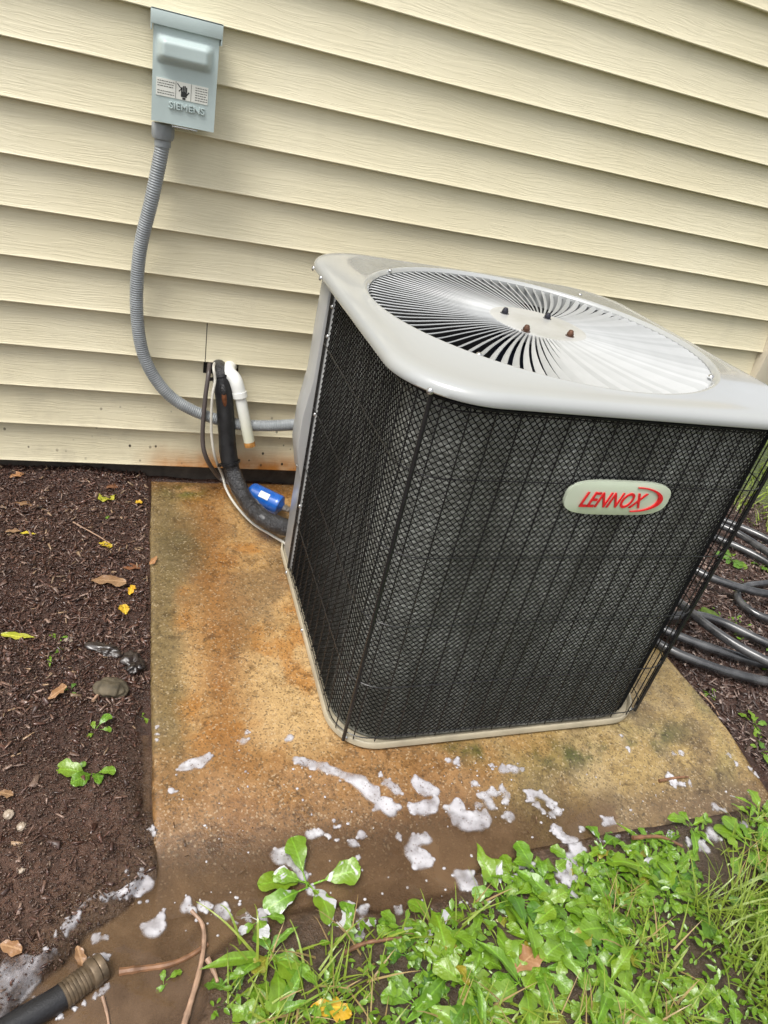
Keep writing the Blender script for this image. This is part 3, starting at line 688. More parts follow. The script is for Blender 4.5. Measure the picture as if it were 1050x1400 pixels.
# fan guard vanes
NV = 98
rs = np.array([.090, .105, .135, .16, .19, .22, .25, .278, .296, .308, .316, .3198])
swirl = R(6) * ((rs - .09) / (.3198 - .09)) ** 1.0; swirl[-3:] -= np.array([.002, .012, .026])
zt = np.array([.7262, .7262, .7258, .7255, .7252, .7252, .7252, .7255, .7262, .7268, .7262, .7225])
hh = np.array([.0028, .0034, .0048, .006, .0074, .0088, .010, .011, .011, .010, .0088, .005])
PHI = R(33)
Vv = []
for r_, a_, z_, h_ in zip(rs, swirl, zt, hh):
    cpt = np.array([r_ * math.cos(a_), r_ * math.sin(a_), z_]); tt_ = np.array([-math.sin(a_), math.cos(a_), 0])
    w_ = -tt_ * math.cos(PHI) - np.array([0, 0, 1]) * math.sin(PHI); n_ = np.cross(w_, np.array([math.cos(a_), math.sin(a_), 0])); n_ /= np.linalg.norm(n_)
    for (f_, g_) in ((0, -1), (0, 1), (1, 1), (1, -1)): Vv.append(cpt + w_ * h_ * f_ + n_ * .0009 * g_)
vm = MB(); vm.add(np.array(Vv), [list(f) for f in grid_faces(len(rs), 4, wrap_v=True)] + [[0, 1, 2, 3], [44, 45, 46, 47]])
v0 = vm.build('guard_vane', M['vane'], AC, angle=50)
for k in range(1, NV):
    o = v0.copy(); col.objects.link(o); o.parent = AC; o.rotation_euler = (0, 0, 2 * math.pi * k / NV)
b = MB(); b.lathe([(0, .7285), (.03, .7283), (.060, .7280), (.080, .7276), (.088, .7272), (.0935, .7262), (.0945, .7240), (.092, .715), (.088, .708)], seg=64)
b.build('guard_hub', M['hub'], AC)
for (u, v), mt in (((690, 425), 'darkbolt'), ((748, 432), 'darkbolt'), ((719, 449), 'rustbolt'), ((779, 456), 'rustbolt')):
    g = at_z(u, v + 3, .7285) - np.array(AC.location)
    b = MB(); b.lathe([(.0082, 0), (.0082, .0008), (.0075, .001)], (g[0], g[1], .7278), 20); b.lathe([(.0062, .0005), (.0062, .005), (.0052, .0057), (.0045, .0088), (.0028, .0103), (0, .0107)], (g[0], g[1], .7285), 12); b.build('bolt', M[mt], AC)
b = MB(); b.lathe([(0, .700), (.062, .700), (.070, .694), (.070, .56), (.06, .55), (0, .55)], seg=32); b.build('fan_motor', M['motor'], AC)
for k in range(3):
    a0 = 2 * math.pi * k / 3 + .5; V = []
    for r_ in np.linspace(.05, .30, 8):
        for q in np.linspace(-.5, .5, 6):
            wd = .09 + .13 * (r_ - .05) / .25; a_ = a0 + q * wd / max(r_, .12) * 1.1
            V.append((r_ * math.cos(a_), r_ * math.sin(a_), .60 + .05 * q - .02 * q * q))
    b = MB(); b.add(np.array(V), [list(f) for f in grid_faces(8, 6)]); o = b.build('fan_blade', M['cavity'], AC)
# screws on the cover
scr = MB(); scr.lathe([(0, .0035), (.003, .003), (.0048, .0012), (.0052, 0)], seg=12); scr0 = scr.build('screw', M['zinc'], AC)
def screw_at(g, normal=(0, 0, 1), first=[True]):
    if first[0]: o = scr0; first[0] = False
    else: o = scr0.copy(); col.objects.link(o); o.parent = AC
    o.location = tuple(g); o.rotation_euler = Vector(normal).to_track_quat('Z', 'Y').to_euler()
for u, v in ((655, 485), (533, 370), (972, 515), (793, 403)): g = at_z(u, v, .731) - np.array(AC.location); screw_at((g[0], g[1], .7312))
for th_ in (math.pi * 1.25, math.pi * 1.5 + .78): screw_at((.3735 * 0 + rsq(np.array([th_]), CH, .13)[0] * math.cos(th_), rsq(np.array([th_]), CH, .13)[0] * math.sin(th_), .710), (math.cos(th_), math.sin(th_), 0))
screw_at((-.3735, .185, .709), (-1, 0, 0)); screw_at((-.3735, .255, .709), (-1, 0, 0))
for th_ in (math.pi * 1.25, math.pi * 1.75): r_ = rsq(np.array([th_]), PH, .092)[0]; screw_at((r_ * math.cos(th_), r_ * math.sin(th_), .014), (math.cos(th_), math.sin(th_), 0))
screw_at((-.351, .175, .012), (-1, 0, 0)); screw_at((-.351, -.03, .013), (-1, 0, 0))
# coil and inner cavity
COILH, COILR = .3355, .101
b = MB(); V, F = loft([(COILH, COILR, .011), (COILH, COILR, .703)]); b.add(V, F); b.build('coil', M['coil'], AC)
b = MB(); V, F = loft([(COILH - .03, COILR - .02, .011), (COILH - .03, COILR - .02, .69)]); b.add(V, F); b.build('coil_inside', M['cavity'], AC)
# path along the guarded faces: left-rear post -> left -> front -> right -> back -> rear post
def path(half, r, n=2400):
    c = half - r; pts = []
    def arc(cx, cy, a0, a1): return [(cx + r * math.cos(a), cy + r * math.sin(a)) for a in np.linspace(a0, a1, 40)]
    pts += [(-half, .185), (-half, -c)] + arc(-c, -c, math.pi, 1.5 * math.pi) + [(c, -half)] + arc(c, -c, 1.5 * math.pi, 2 * math.pi) + [(half, c)] + arc(c, c, 0, .5 * math.pi) + [(-.17, half)]
    P = np.array(pts); d = np.r_[0, np.cumsum(np.hypot(*np.diff(P, axis=0).T))]
    s = np.linspace(0, d[-1], n); Q = np.stack([np.interp(s, d, P[:, 0]), np.interp(s, d, P[:, 1])], 1)
    T = np.gradient(Q, axis=0); T /= np.linalg.norm(T, axis=1)[:, None]; N = np.stack([T[:, 1], -T[:, 0]], 1)
    return s, Q, N
ms, mQ, mN = path(.3405, .106)
def strands(direction, pitch=.0112, z0=.024, z1=.702, wid=.00079):
    S = ms[-1]; H = z1 - z0; Vs = []; Fs = []; n = 0; ntot = int((S + H) / pitch)
    for k in range(ntot):
        a = -H + k * pitch
        sa, sb = max(a, 0), min(a + H, S)
        if sb - sa < .004: continue
        m = max(2, int((sb - sa) / .014) + 1); q = np.linspace(sa, sb, m); z = z0 + (q - a)
        if direction < 0: z = z1 - (q - a)
        X = np.interp(q, ms, mQ[:, 0]); Y = np.interp(q, ms, mQ[:, 1]); NX = np.interp(q, ms, mN[:, 0]); NY = np.interp(q, ms, mN[:, 1])
        off = .0006 * direction
        c = np.stack([X + NX * off, Y + NY * off, z], 1); nrm = np.stack([NX, NY, 0 * NX], 1); tg = np.stack([-NY, NX, np.full(m, 1.0 * direction)], 1) / math.sqrt(2); sdv = np.cross(tg, nrm)
        ring = np.stack([c + sdv * wid - nrm * .0006, c + nrm * .0010, c - sdv * wid - nrm * .0006], 1).reshape(-1, 3)
        Vs.append(ring); Fs.append(grid_faces(m, 3, wrap_v=True) + n); n += 3 * m
    return np.vstack(Vs), np.vstack(Fs)
Va, Fa = strands(1); Vb, Fb = strands(-1)
o = link('mesh_guard', mesh_np('mesh_guard', np.vstack([Va, Vb]), np.vstack([Fa, Fb + len(Va)]), True), M['blackmesh'], AC); o['kind'] = 'stuff'
# outer wire guard
gs_, gQ, gN = path(.3455, .066)
w0 = MB(); w0.tube([(0, 0, .024), (0, 0, .36), (0, 0, .703)], .00125, 8); w0 = w0.build('guard_wire', M['blackwire'], AC)
first = True; sp_ = .0405
for q in np.arange(.006, gs_[-1] - .004, sp_):
    o = w0 if first else w0.copy()
    if not first: col.objects.link(o); o.parent = AC
    first = False
    o.location = (np.interp(q, gs_, gQ[:, 0]), np.interp(q, gs_, gQ[:, 1]), 0)
for z_ in (.036, .165, .305, .445, .585, .690):
    b = MB(); b.tube(np.stack([gQ[::10, 0] + gN[::10, 0] * .002, gQ[::10, 1] + gN[::10, 1] * .002, np.full(len(gQ[::10]), z_)], 1), .0011, 6); b.build('guard_ring', M['blackwire'], AC)
for x_, y_ in ((-.3295, -.3295), (.3295, -.3295), (.3295, .3295), (-.346, .184)):
    b = MB(); b.tube([(x_, y_, .016), (x_, y_, .36), (x_, y_, .705)], .0036 if abs(y_) > .3 else .0028, 10); b.build('guard_post', M['blackwire'], AC)
# rear corner post and electrical cover
def prism(poly, z0, z1):
    n = len(poly); V = [(x, y, z0) for x, y in poly] + [(x, y, z1) for x, y in poly]
    return np.array(V), [[i, (i + 1) % n, n + (i + 1) % n, n + i] for i in range(n)] + [list(range(n))[::-1], list(range(n, 2 * n))]
b = MB(); b.add(*prism([(-.300, .172), (-.3425, .172), (-.3435, .262), (-.335, .290), (-.31, .318), (-.15, .347), (-.15, .31), (-.28, .29)], .022, .704)); b.build('corner_post', M['galv'], AC, bevel=.004)
prof = [(-.344, .700), (-.349, .690), (-.351, .60), (-.352, .50), (-.360, .44), (-.3635, .41), (-.3635, .335), (-.348, .262), (-.344, .258)]
V = []
for x_, z_ in prof: V += [(x_, .200, z_), (x_, .272, z_), (-.30, .285, z_), (-.30, .200, z_)]
b = MB(); b.add(np.array(V), [list(f) for f in grid_faces(len(prof), 4, wrap_v=True)] + [[0, 1, 2, 3], [32, 33, 34, 35]]); b.build('electrical_cover', M['galv'], AC, bevel=.004)
screw_at((-.354, .215, .285), (-1, 0, -.4)); screw_at((-.3435, .18, .60), (-1, 0, 0)); screw_at((-.3435, .18, .43), (-1, 0, 0)); screw_at((-.3435, .18, .20), (-1, 0, 0)); screw_at((-.3435, .18, .66), (-1, 0, 0))
# badge
bc = np.array([(.597 + .794) / 2, -.948, .5645]) - np.array(AC.location)
nr_, na_ = 10, 96; V = []; ta = np.linspace(0, 2 * np.pi, na_, endpoint=False)
ex = lambda q, e: np.sign(q) * np.abs(q) ** e
def badge_ring(k): return np.stack([.0985 * k * ex(np.cos(ta), .52), 0 * ta, .0305 * k * ex(np.sin(ta), .66)], 1)
for k in np.linspace(0.02, 1, nr_): q = badge_ring(k); q[:, 1] = -.0065 + .0035 * k ** 3; V.append(q)
q = badge_ring(1.0); q[:, 1] = .003; V.append(q); q = badge_ring(.9); q[:, 1] = .004; V.append(q)
bt = R(-3)
def brot(A): A = np.asarray(A); c, s2 = math.cos(bt), math.sin(bt); return np.stack([A[:, 0] * c - A[:, 2] * s2, A[:, 1], A[:, 0] * s2 + A[:, 2] * c], 1)
b = MB(); b.add(np.vstack(V) + bc, [list(f) for f in grid_faces(nr_ + 2, na_, wrap_v=True)]); bad = b.build('badge', M['badge'], AC, angle=60)
text('badge_lettering', 'LENNOX', tuple(bc + np.array([-.016, -.0072, -.002])), .0385, M['badgered'], bad, extr=.0010, shear=.36, offset=.0003, sx=.74)
# crescent swoosh
aa = np.linspace(R(96), R(-92), 40); V = []
for i, a_ in enumerate(aa):
    f = math.sin(math.pi * i / 39) ** 1.2
    o_ = np.array([.030 + .052 * math.cos(a_), -.0078, .0225 * math.sin(a_) + .001]); i_ = np.array([.030 + (.052 - .0085 * f - .0004) * math.cos(a_), -.0078, (.0225 - .0012 - .002 * f) * math.sin(a_) + .001])
    V += [o_, i_, i_ + (0, .003, 0), o_ + (0, .003, 0)]
V = np.array(V); k_ = np.clip((.09 - V[:, 0]) / .09, 0, 1)
b = MB(); b.add(V + bc, [list(f) for f in grid_faces(40, 4, wrap_v=True)]); b.build('badge_swoosh', M['badgered'], bad)

# ------------------------------------------------------------------ black poly pipe coiled beside the slab
Z = .016
def gl(lst, z=Z): return [np.array(at_z(u, v, z)) for u, v in lst]
def chain(strands_, bulge):
    """joins strands end to end with U turns, alternating right and left ends"""
    out = []; 
    for k, st in enumerate(strands_):
        st = st if k % 2 == 0 else st[::-1]
        if out:
            t0 = out[-1] - out[-2]; t0 /= np.linalg.norm(t0); t1 = st[0] - st[1]; t1 /= np.linalg.norm(t1); bl = bulge[(k - 1) % 2]
            out += [out[-1] + t0 * bl, st[0] + t1 * bl]
        out += list(st)
    return out
def pipe_thing(label, pts, r):
    o = empty('black_pipe', tuple(pts[0])); tag(o, label, 'pipe', 'black pipes lying beside the slab')
    P, _ = resample(catmull(pts, 14), .012); P[:, 2] = np.maximum(P[:, 2], r * .9); b = MB(); b.tube(loc(o, P), r, 14); b.build('pipe_coil', M['pipe'], o); return o
ST = [gl([(915, 694), (955, 700), (1000, 716), (1050, 738), (1110, 775)], .02), gl([(905, 702), (950, 708), (1000, 725), (1052, 757), (1110, 800)], .045), gl([(900, 719), (940, 722), (985, 738), (1030, 758), (1075, 785), (1120, 815)], .018),
      gl([(900, 752), (930, 768), (965, 787), (1010, 803), (1050, 812), (1100, 815)], .04), gl([(905, 810), (930, 825), (960, 850), (1000, 878), (1050, 905), (1110, 930)], .048), gl([(915, 843), (945, 840), (985, 850), (1050, 880), (1110, 900)], .016),
      gl([(897, 856), (921, 867), (960, 882), (1010, 898), (1050, 908), (1110, 915)], .018), gl([(890, 874), (915, 888), (950, 903), (1000, 920), (1050, 932), (1110, 938)], .012)]
pipe_thing('long black pipe coiled in many loops on the mulch beside the slab', chain(ST, (.22, .045)), .0118)
sm = gl([(1110, 790), (1050, 797), (1018, 802), (1008, 815), (1022, 832), (1050, 846), (1110, 862)], .016); t0_ = sm[-1] - sm[-2]; t0_ /= np.linalg.norm(t0_)
pipe_thing('small black pipe loop on the mulch at the right edge', sm + [sm[-1] + t0_ * .12, sm[-1] + t0_ * .2 + np.array([.1, .05, 0]), sm[0] + np.array([.2, -.03, 0])], .0105)

# hose end in the puddle -------------------------------------------------------
h0 = at_z(-60, 1462, .002); h1 = at_z(86, 1362, -.002); h2 = at_z(136, 1324, -.005); hs_ = empty('garden_hose', tuple(h1)); tag(hs_, 'black hose with ribbed brass end lying in the muddy water', 'hose')
d_ = (h2 - h1) / np.linalg.norm(h2 - h1)
P = catmull([h0 + (h0 - h1) * 1.5 + np.array([-.05, -.1, 0]), h0, h1 + d_ * .004], 16); b = MB(); b.tube(loc(hs_, P), .0155, 20); b.build('hose_tube', M['hose'], hs_)
prof = [(.010, -.002), (.0178, -.001)]
for k in range(7): z_ = k * .0058; prof += [(.0178, z_), (.0188, z_ + .0012), (.0188, z_ + .0036), (.0176, z_ + .0048)]
prof += [(.0172, .043), (.0205, .045), (.0215, .048), (.0215, .056), (.0195, .058), (.0205, .060), (.0205, .068), (.018, .070), (.0145, .069), (.0145, .03)]
prof = [(r_ * .88, z_ * .78) for r_, z_ in prof]
b = MB(); b.lathe(prof, loc(hs_, h1), 28, d_); b.build('brass_coupling', M['brass'], hs_, angle=30)

# ------------------------------------------------------------------ mulch (shredded bark)
def chips(n, xs, ys, mask, lmin, lmax, cols, lift=.0, wr=(.12, .42), wmax=.009):
    x = rng.uniform(*xs, n); y = rng.uniform(*ys, n); k = mask(x, y); x, y = x[k], y[k]; n = len(x)
    L = rng.uniform(0, 1, n) ** 2.0 * (lmax - lmin) + lmin; W = L * rng.uniform(*wr, n); W = np.minimum(W, wmax); H = rng.uniform(.0008, .0028, n)
    yaw = rng.uniform(0, 2 * np.pi, n); pit = rng.normal(0, .35, n); rol = rng.normal(0, .5, n)
    z = surf_h(x, y) + np.abs(np.sin(pit)) * L * .3 + lift + rng.uniform(-.001, .004, n)
    tpl = np.array([(-.5, -.5, -.5), (.5, -.22, -.5), (.5, .3, -.5), (-.5, .5, -.5), (-.42, -.4, .5), (.44, -.2, .5), (.4, .22, .5), (-.5, .42, .5)])
    V = tpl[None] * np.stack([L, W, H], 1)[:, None]; V = V + rng.normal(0, .07, V.shape) * np.stack([W, W, H], 1)[:, None]
    cy, sy, cp, sp2, cr, sr = np.cos(yaw), np.sin(yaw), np.cos(pit), np.sin(pit), np.cos(rol), np.sin(rol)
    Rm = np.zeros((n, 3, 3)); Rm[:, 0, 0] = cy * cp; Rm[:, 0, 1] = cy * sp2 * sr - sy * cr; Rm[:, 0, 2] = cy * sp2 * cr + sy * sr
    Rm[:, 1, 0] = sy * cp; Rm[:, 1, 1] = sy * sp2 * sr + cy * cr; Rm[:, 1, 2] = sy * sp2 * cr - cy * sr; Rm[:, 2, 0] = -sp2; Rm[:, 2, 1] = cp * sr; Rm[:, 2, 2] = cp * cr
    V = np.einsum('nij,nkj->nki', Rm, V) + np.stack([x, y, z], 1)[:, None]
    q = np.array([[0, 3, 2, 1], [4, 5, 6, 7], [0, 1, 5, 4], [1, 2, 6, 5], [2, 3, 7, 6], [3, 0, 4, 7]])
    F = (q[None] + 8 * np.arange(n)[:, None, None]).reshape(-1, 4)
    ci = rng.choice(len(cols), n, p=[c[1] for c in cols]); C = np.array([c[0] for c in cols])[ci] * rng.uniform(.65, 1.35, (n, 1))
    return V.reshape(-1, 3), F, np.repeat(C, 8, 0)
cols = [((.062, .029, .020), .46), ((.105, .050, .035), .28), ((.16, .092, .066), .16), ((.26, .175, .135), .07), ((.34, .23, .14), .03)]
pd = lambda x, y: poly_sd(x, y, PUDDLE)
mL = lambda x, y: (x < PX0 - .004) & (pd(x, y) > .0) & (ground_h(x, y) > WATER - .001) & (rng.random(len(x)) < 1 - .86 * sstep(-.66, -.98, y + .2 * (vnoise(x, y, 5, 2, 3) - .5)))
A1 = chips(24000, (-.62, .02), (-1.35, .03), mL, .003, .021, cols)
mL2 = lambda x, y: (x < PX0 - .003) & (ground_h(x, y) > WATER - .002) & (y < -.6)
A4 = chips(26000, (-.62, .02), (-1.35, .03), lambda x, y: (x < PX0 - .003) & (ground_h(x, y) > WATER - .001), .0015, .007, [((.082, .038, .027), .55), ((.13, .066, .045), .3), ((.2, .13, .1), .15)])
A3 = chips(12000, (-.45, .02), (-1.4, -.6), mL2, .002, .008, [((.085, .05, .035), .6), ((.13, .08, .055), .3), ((.2, .14, .10), .1)])
mR = lambda x, y: (x > PX1 + .004) & (poly_sd(x, y, VEG) > 0)
A2 = chips(16000, (1.2, 2.25), (-1.15, .03), mR, .005, .032, [((.07, .042, .034), .4), ((.12, .075, .06), .3), ((.20, .14, .115), .22), ((.32, .24, .2), .08)])
A5 = chips(190, (-.62, .0), (-1.15, .03), lambda x, y: x < PX0 - .02, .008, .026, [((.08, .043, .034), .5), ((.15, .085, .068), .35), ((.24, .155, .115), .1), ((.04, .022, .016), .05)], .001, (.35, .65), .013)
A6 = chips(700, (-.3, .85), (-1.45, -1.0), lambda x, y: (pd(x, y) < .0) & (surf_h(x, y) < WATER + .002) & (vnoise(x, y, 10, 2, 51) > .46), .002, .013, [((.10, .055, .03), .5), ((.20, .12, .07), .35), ((.3, .2, .12), .15)], .006)
A7 = chips(16000, (-1.7, -.60), (-1.6, .03), lambda x, y: x < 0, .003, .02, cols)
Vs = []; Fs = []; Cs = []; n = 0
for v_, f_, c_ in (A1, A2, A3, A4, A5, A6, A7): Vs.append(v_); Fs.append(f_ + n); Cs.append(c_); n += len(v_)
me = mesh_np('mulch', np.vstack(Vs), np.vstack(Fs)); col_attr(me, 'tint', np.vstack(Cs))
tag(link('mulch', me, M['mulch']), 'wet dark shredded bark mulch spread beside the slab', None, None, 'stuff')

# ------------------------------------------------------------------ leaves and weeds
def leaf_mesh(name, L, W, kind='ovate', curl=.25, fold=.18, wave=.08, petiole=.35, seed=0, mat=None, nu=13, nv=9):
    r = np.random.default_rng(seed); u = (1 - np.cos(np.linspace(0, np.pi, nu))) / 2; v = np.linspace(-1, 1, nv)
    if kind == 'ovate': w = u ** .55 * np.sqrt(1 - u ** 2.0) * (1 + .0 * u)
    elif kind == 'obovate': w = u ** .95 * np.sqrt(np.clip(1 - u ** 3.4, 0, 1))
    elif kind == 'lance': w = np.sin(np.pi * u ** .75) ** 1.05
    else: w = u ** .6 * np.sqrt(1 - u ** 2) * (1 - .35 * np.abs(np.sin(u * 3.2 * np.pi)))
    w = w / w.max() + .02; ph = r.uniform(0, 6, 6); V = []; bend = r.uniform(-.12, .12); cup = r.uniform(-.1, .25)
    for i in range(nu):
        for j in range(nv):
            edge = v[j] ** 2; y = W / 2 * w[i] * v[j] * (1 + wave * math.sin(u[i] * 15 + ph[0] + 2.5 * (v[j] > 0)) * edge)
            x = L * u[i] * (1 + .02 * math.sin(v[j] * 3 + ph[2]))
            z = fold * abs(y) + L * curl * .8 * (u[i] - 1.35 * u[i] ** 2) + wave * W * .75 * math.sin(u[i] * 11 + ph[1] + (1.7 if v[j] > 0 else 0)) * edge * min(1, w[i]) + .03 * W * math.sin(u[i] * 22 + ph[3]) * math.cos(v[j] * 6 + ph[4]) + cup * y * v[j] * .5
            V.append((x, y + bend * L * u[i] ** 2, z))
    b = MB(); V = np.array(V); pl = petiole * L; b.add(V + np.array([pl, 0, pl * .3]), [list(f) for f in grid_faces(nu, nv)])
    if pl > 0:
        q = np.linspace(0, 1, 5); P = np.stack([pl * q, 0 * q, pl * .3 * q ** .8], 1); b.tube(P, .0011 + .0006 * (1 - q), 5)
    me = bpy.data.meshes.new(name); me.from_pydata([tuple(x) for x in np.vstack(b.V)], [], b.F); me.update()
    me.polygons.foreach_set('use_smooth', np.ones(len(me.polygons), bool))
    if mat is not None: me.materials.append(mat)
    return me
def leafset(mat, tagname):
    return ([leaf_mesh('leaf', 1.0 * .05, .031, 'obovate', .2 + .15 * s, .1, .13, .4, s, mat) for s in range(4)] + [leaf_mesh('leaf', .05, .030, 'ovate', .25 + .15 * s, .12, .14, .3, s + 5, mat) for s in range(4)])
LS = {k: leafset(M[k], k) for k in ('leaf', 'leaf2', 'leafsoap', 'leafsoaplite', 'leafold')}
LANCE = {k: [leaf_mesh('leaf', .078, .017 + .003 * s, 'lance', .25 + .1 * s, .25, .10 + .08 * s, .12, s + 9, M[k], 17, 7) for s in range(4)] for k in ('leaf', 'leafsoaplite')}
def weed(x, y, n, size, label, group=None, mats=('leaf', 'leaf2'), lance=0.0, name='broadleaf_weed', cat='weed', tilt=(-.25, .38), z=None, az=None):
    z = float(top_h(np.array([x]), np.array([y]))[0]) - .003 if z is None else z
    o = empty(name, (x, y, z), random.uniform(0, 6.28)); tag(o, label, cat, group)
    for k in range(n):
        mt = random.choice(mats); mt = 'leafold' if group and random.random() < .035 else mt; pool = LANCE[mt] if (random.random() < lance and mt in LANCE) else LS[mt]
        c = bpy.data.objects.new('leaf', random.choice(pool)); col.objects.link(c); c.parent = o
        a = k * 2.4 + random.uniform(-.4, .4); s = size * random.uniform(.6, 1.25)
        c.rotation_euler = (random.uniform(-.35, .35), -random.uniform(*tilt), a); c.scale = (s, s * random.uniform(.85, 1.2), s)
        c.location = (random.uniform(-.004, .004), random.uniform(-.004, .004), random.uniform(0, .006))
    return o
def W_(u, v): g = at_z(u, v, 0.0); return float(g[0]), float(g[1])
weed(*W_(425, 1205), 6, .98, 'soapy broad-leaved weed standing alone in the puddle', mats=('leafsoap', 'leafsoap', 'leaf'), tilt=(.0, .45))
weed(*W_(352, 1250), 4, .62, 'small foam-capped weed in the mud left of the soapy weed', mats=('leafsoap', 'leaf'))
weed(*W_(490, 1268), 4, .62, 'foam-covered sprig at the edge of the weeds below the lone soapy weed', mats=('leafsoap',))
weed(*W_(125, 1060), 4, .72, 'green seedling in bare soil left of the slab', mats=('leaf',), tilt=(.1, .45))
weed(*W_(100, 1056), 3, .32, 'tiny seedling just left of the green seedling in bare soil', mats=('leaf',))
weed(*W_(130, 1000), 4, .42, 'tiny sprout on the mulch above the green seedling', mats=('leaf',))
weed(*W_(72, 897), 3, .42, 'thin pale sprout on the mulch near the left edge', mats=('leaf',), lance=.5)
weed(*W_(80, 873), 3, .3, 'two-leaved sprout beside a pale chip near the left edge', mats=('leaf',))
weed(*W_(145, 710), 3, .25, 'tiny green sprout under the lime yellow leaf near the wall', mats=('leaf',))
weed(*W_(95, 945), 4, .22, 'tiny clover-like sprout on the mulch beside the stick', mats=('leaf2',))
weed(*W_(195, 970), 3, .25, 'tiny sprout against the slab left edge', mats=('leaf',))
weed(*W_(975, 945), 4, .4, 'small green sprout on the mulch right of the slab', mats=('leaf',))
weed(*W_(1035, 985), 6, .6, 'leafy weed in the right bed by the slab corner', mats=('leaf',))
weed(*W_(1045, 1020), 6, .6, 'leafy weed lowest in the right bed', mats=('leaf', 'leaf2'))
weed(*W_(1000, 850), 8, .45, 'low weed between the black pipes', mats=('leaf',)); weed(*W_(1000, 765), 9, .8, 'feathery weed under the upper black pipes', mats=('leaf2', 'leaf'), lance=.6); weed(*W_(1040, 775), 8, .7, 'weed at the right edge under the upper black pipes', mats=('leaf', 'leaf2'))
weed(*W_(225, 1340), 3, .35, 'drowned sprout in the puddle by the brown twig', mats=('leafsoap', 'leaf'))
# the weed bank
pts = []; tries = 0
vx = [q[0] for q in VEG]; vy = [q[1] for q in VEG]
while len(pts) < 185 and tries < 9000:
    tries += 1; x, y = random.uniform(.05, 1.25), random.uniform(-1.56, -1.08)
    sd1 = float(poly_sd(np.array([x]), np.array([y]), VEG)[0])
    if sd1 > -.006: continue
    thin = x < .34 or x < .62 - (y + 1.27) * 1.0 - .25 and False
    if (thin and random.random() < .85) or (vnoise(x, y, 8, 2, 77) < .36): continue
    if all((x - a) ** 2 + (y - b_) ** 2 > (.026 if not thin else .06) ** 2 for a, b_, _ in pts): pts.append((x, y, sd1))
BANK = []
for x, y, sd1 in pts:
    edge = sd1 > -.05 and x > .4
    lanced = random.random() < .38
    if edge: BANK.append(weed(x, y, random.randint(5, 8), random.uniform(.42, .82), 'soap-splashed broad-leaved weed at the slab edge of the weed bank', 'weeds at the front of the slab', ('leafsoaplite', 'leaf', 'leaf'), .35))
    elif lanced: BANK.append(weed(x, y, random.randint(6, 9), random.uniform(.55, .95), 'narrow-leaved weed growing among broad leaves in the weed bank', 'weeds at the front of the slab', ('leaf',), .8, 'narrow_leaf_weed'))
    else: BANK.append(weed(x, y, random.randint(5, 8), random.uniform(.38, .85), 'broad-leaved green weed growing in the weed bank', 'weeds at the front of the slab', ('leaf', 'leaf', 'leaf2'), .1))
LMK = [((425, 1375), 'the bright yellow spotted leaf'), ((700, 1330), 'the pinkish dead leaf'), ((635, 1205), 'the lobed foam patch'), ((780, 1165), 'the soapy foam heap'), ((965, 1148), 'the white foam smear'), ((500, 1288), 'the reddish twig'), ((895, 1149), 'the brown stalk'), ((310, 1335), 'the stubby pale twig'),
       ((1035, 1385), 'the grass tussock in the corner'), ((570, 1150), 'the lone foam crescent'), ((1040, 1120), 'the slab front right corner'), ((540, 1395), 'the picture bottom edge near the middle')]
LP_ = [(at_z(u, v), what) for (u, v), what in LMK]; names_ = {}
sz_ = [sum(max(c.scale) for c in w_.children) for w_ in BANK]; q1, q2 = np.percentile(sz_, 33), np.percentile(sz_, 66)
for w_, z_ in zip(BANK, sz_):
    kind_ = next(k for k in ('broad-leaved green', 'soap-splashed broad-leaved', 'narrow-leaved') if w_['label'].startswith(k))
    size_ = 'small' if z_ < q1 else 'large' if z_ > q2 else 'medium-sized'
    g, what = min(LP_, key=lambda q: (q[0][0] - w_.location.x) ** 2 + (q[0][1] - w_.location.y) ** 2); dx_, dy_ = w_.location.x - g[0], w_.location.y - g[1]
    rel = ('right of' if dx_ > 0 else 'left of') if abs(dx_) > abs(dy_) else ('behind' if dy_ > 0 else 'in front of'); far_ = 'close ' if math.hypot(dx_, dy_) < .07 else ''
    w_['label'] = '%s %s weed growing %s%s %s' % (size_, kind_, far_, rel, what)
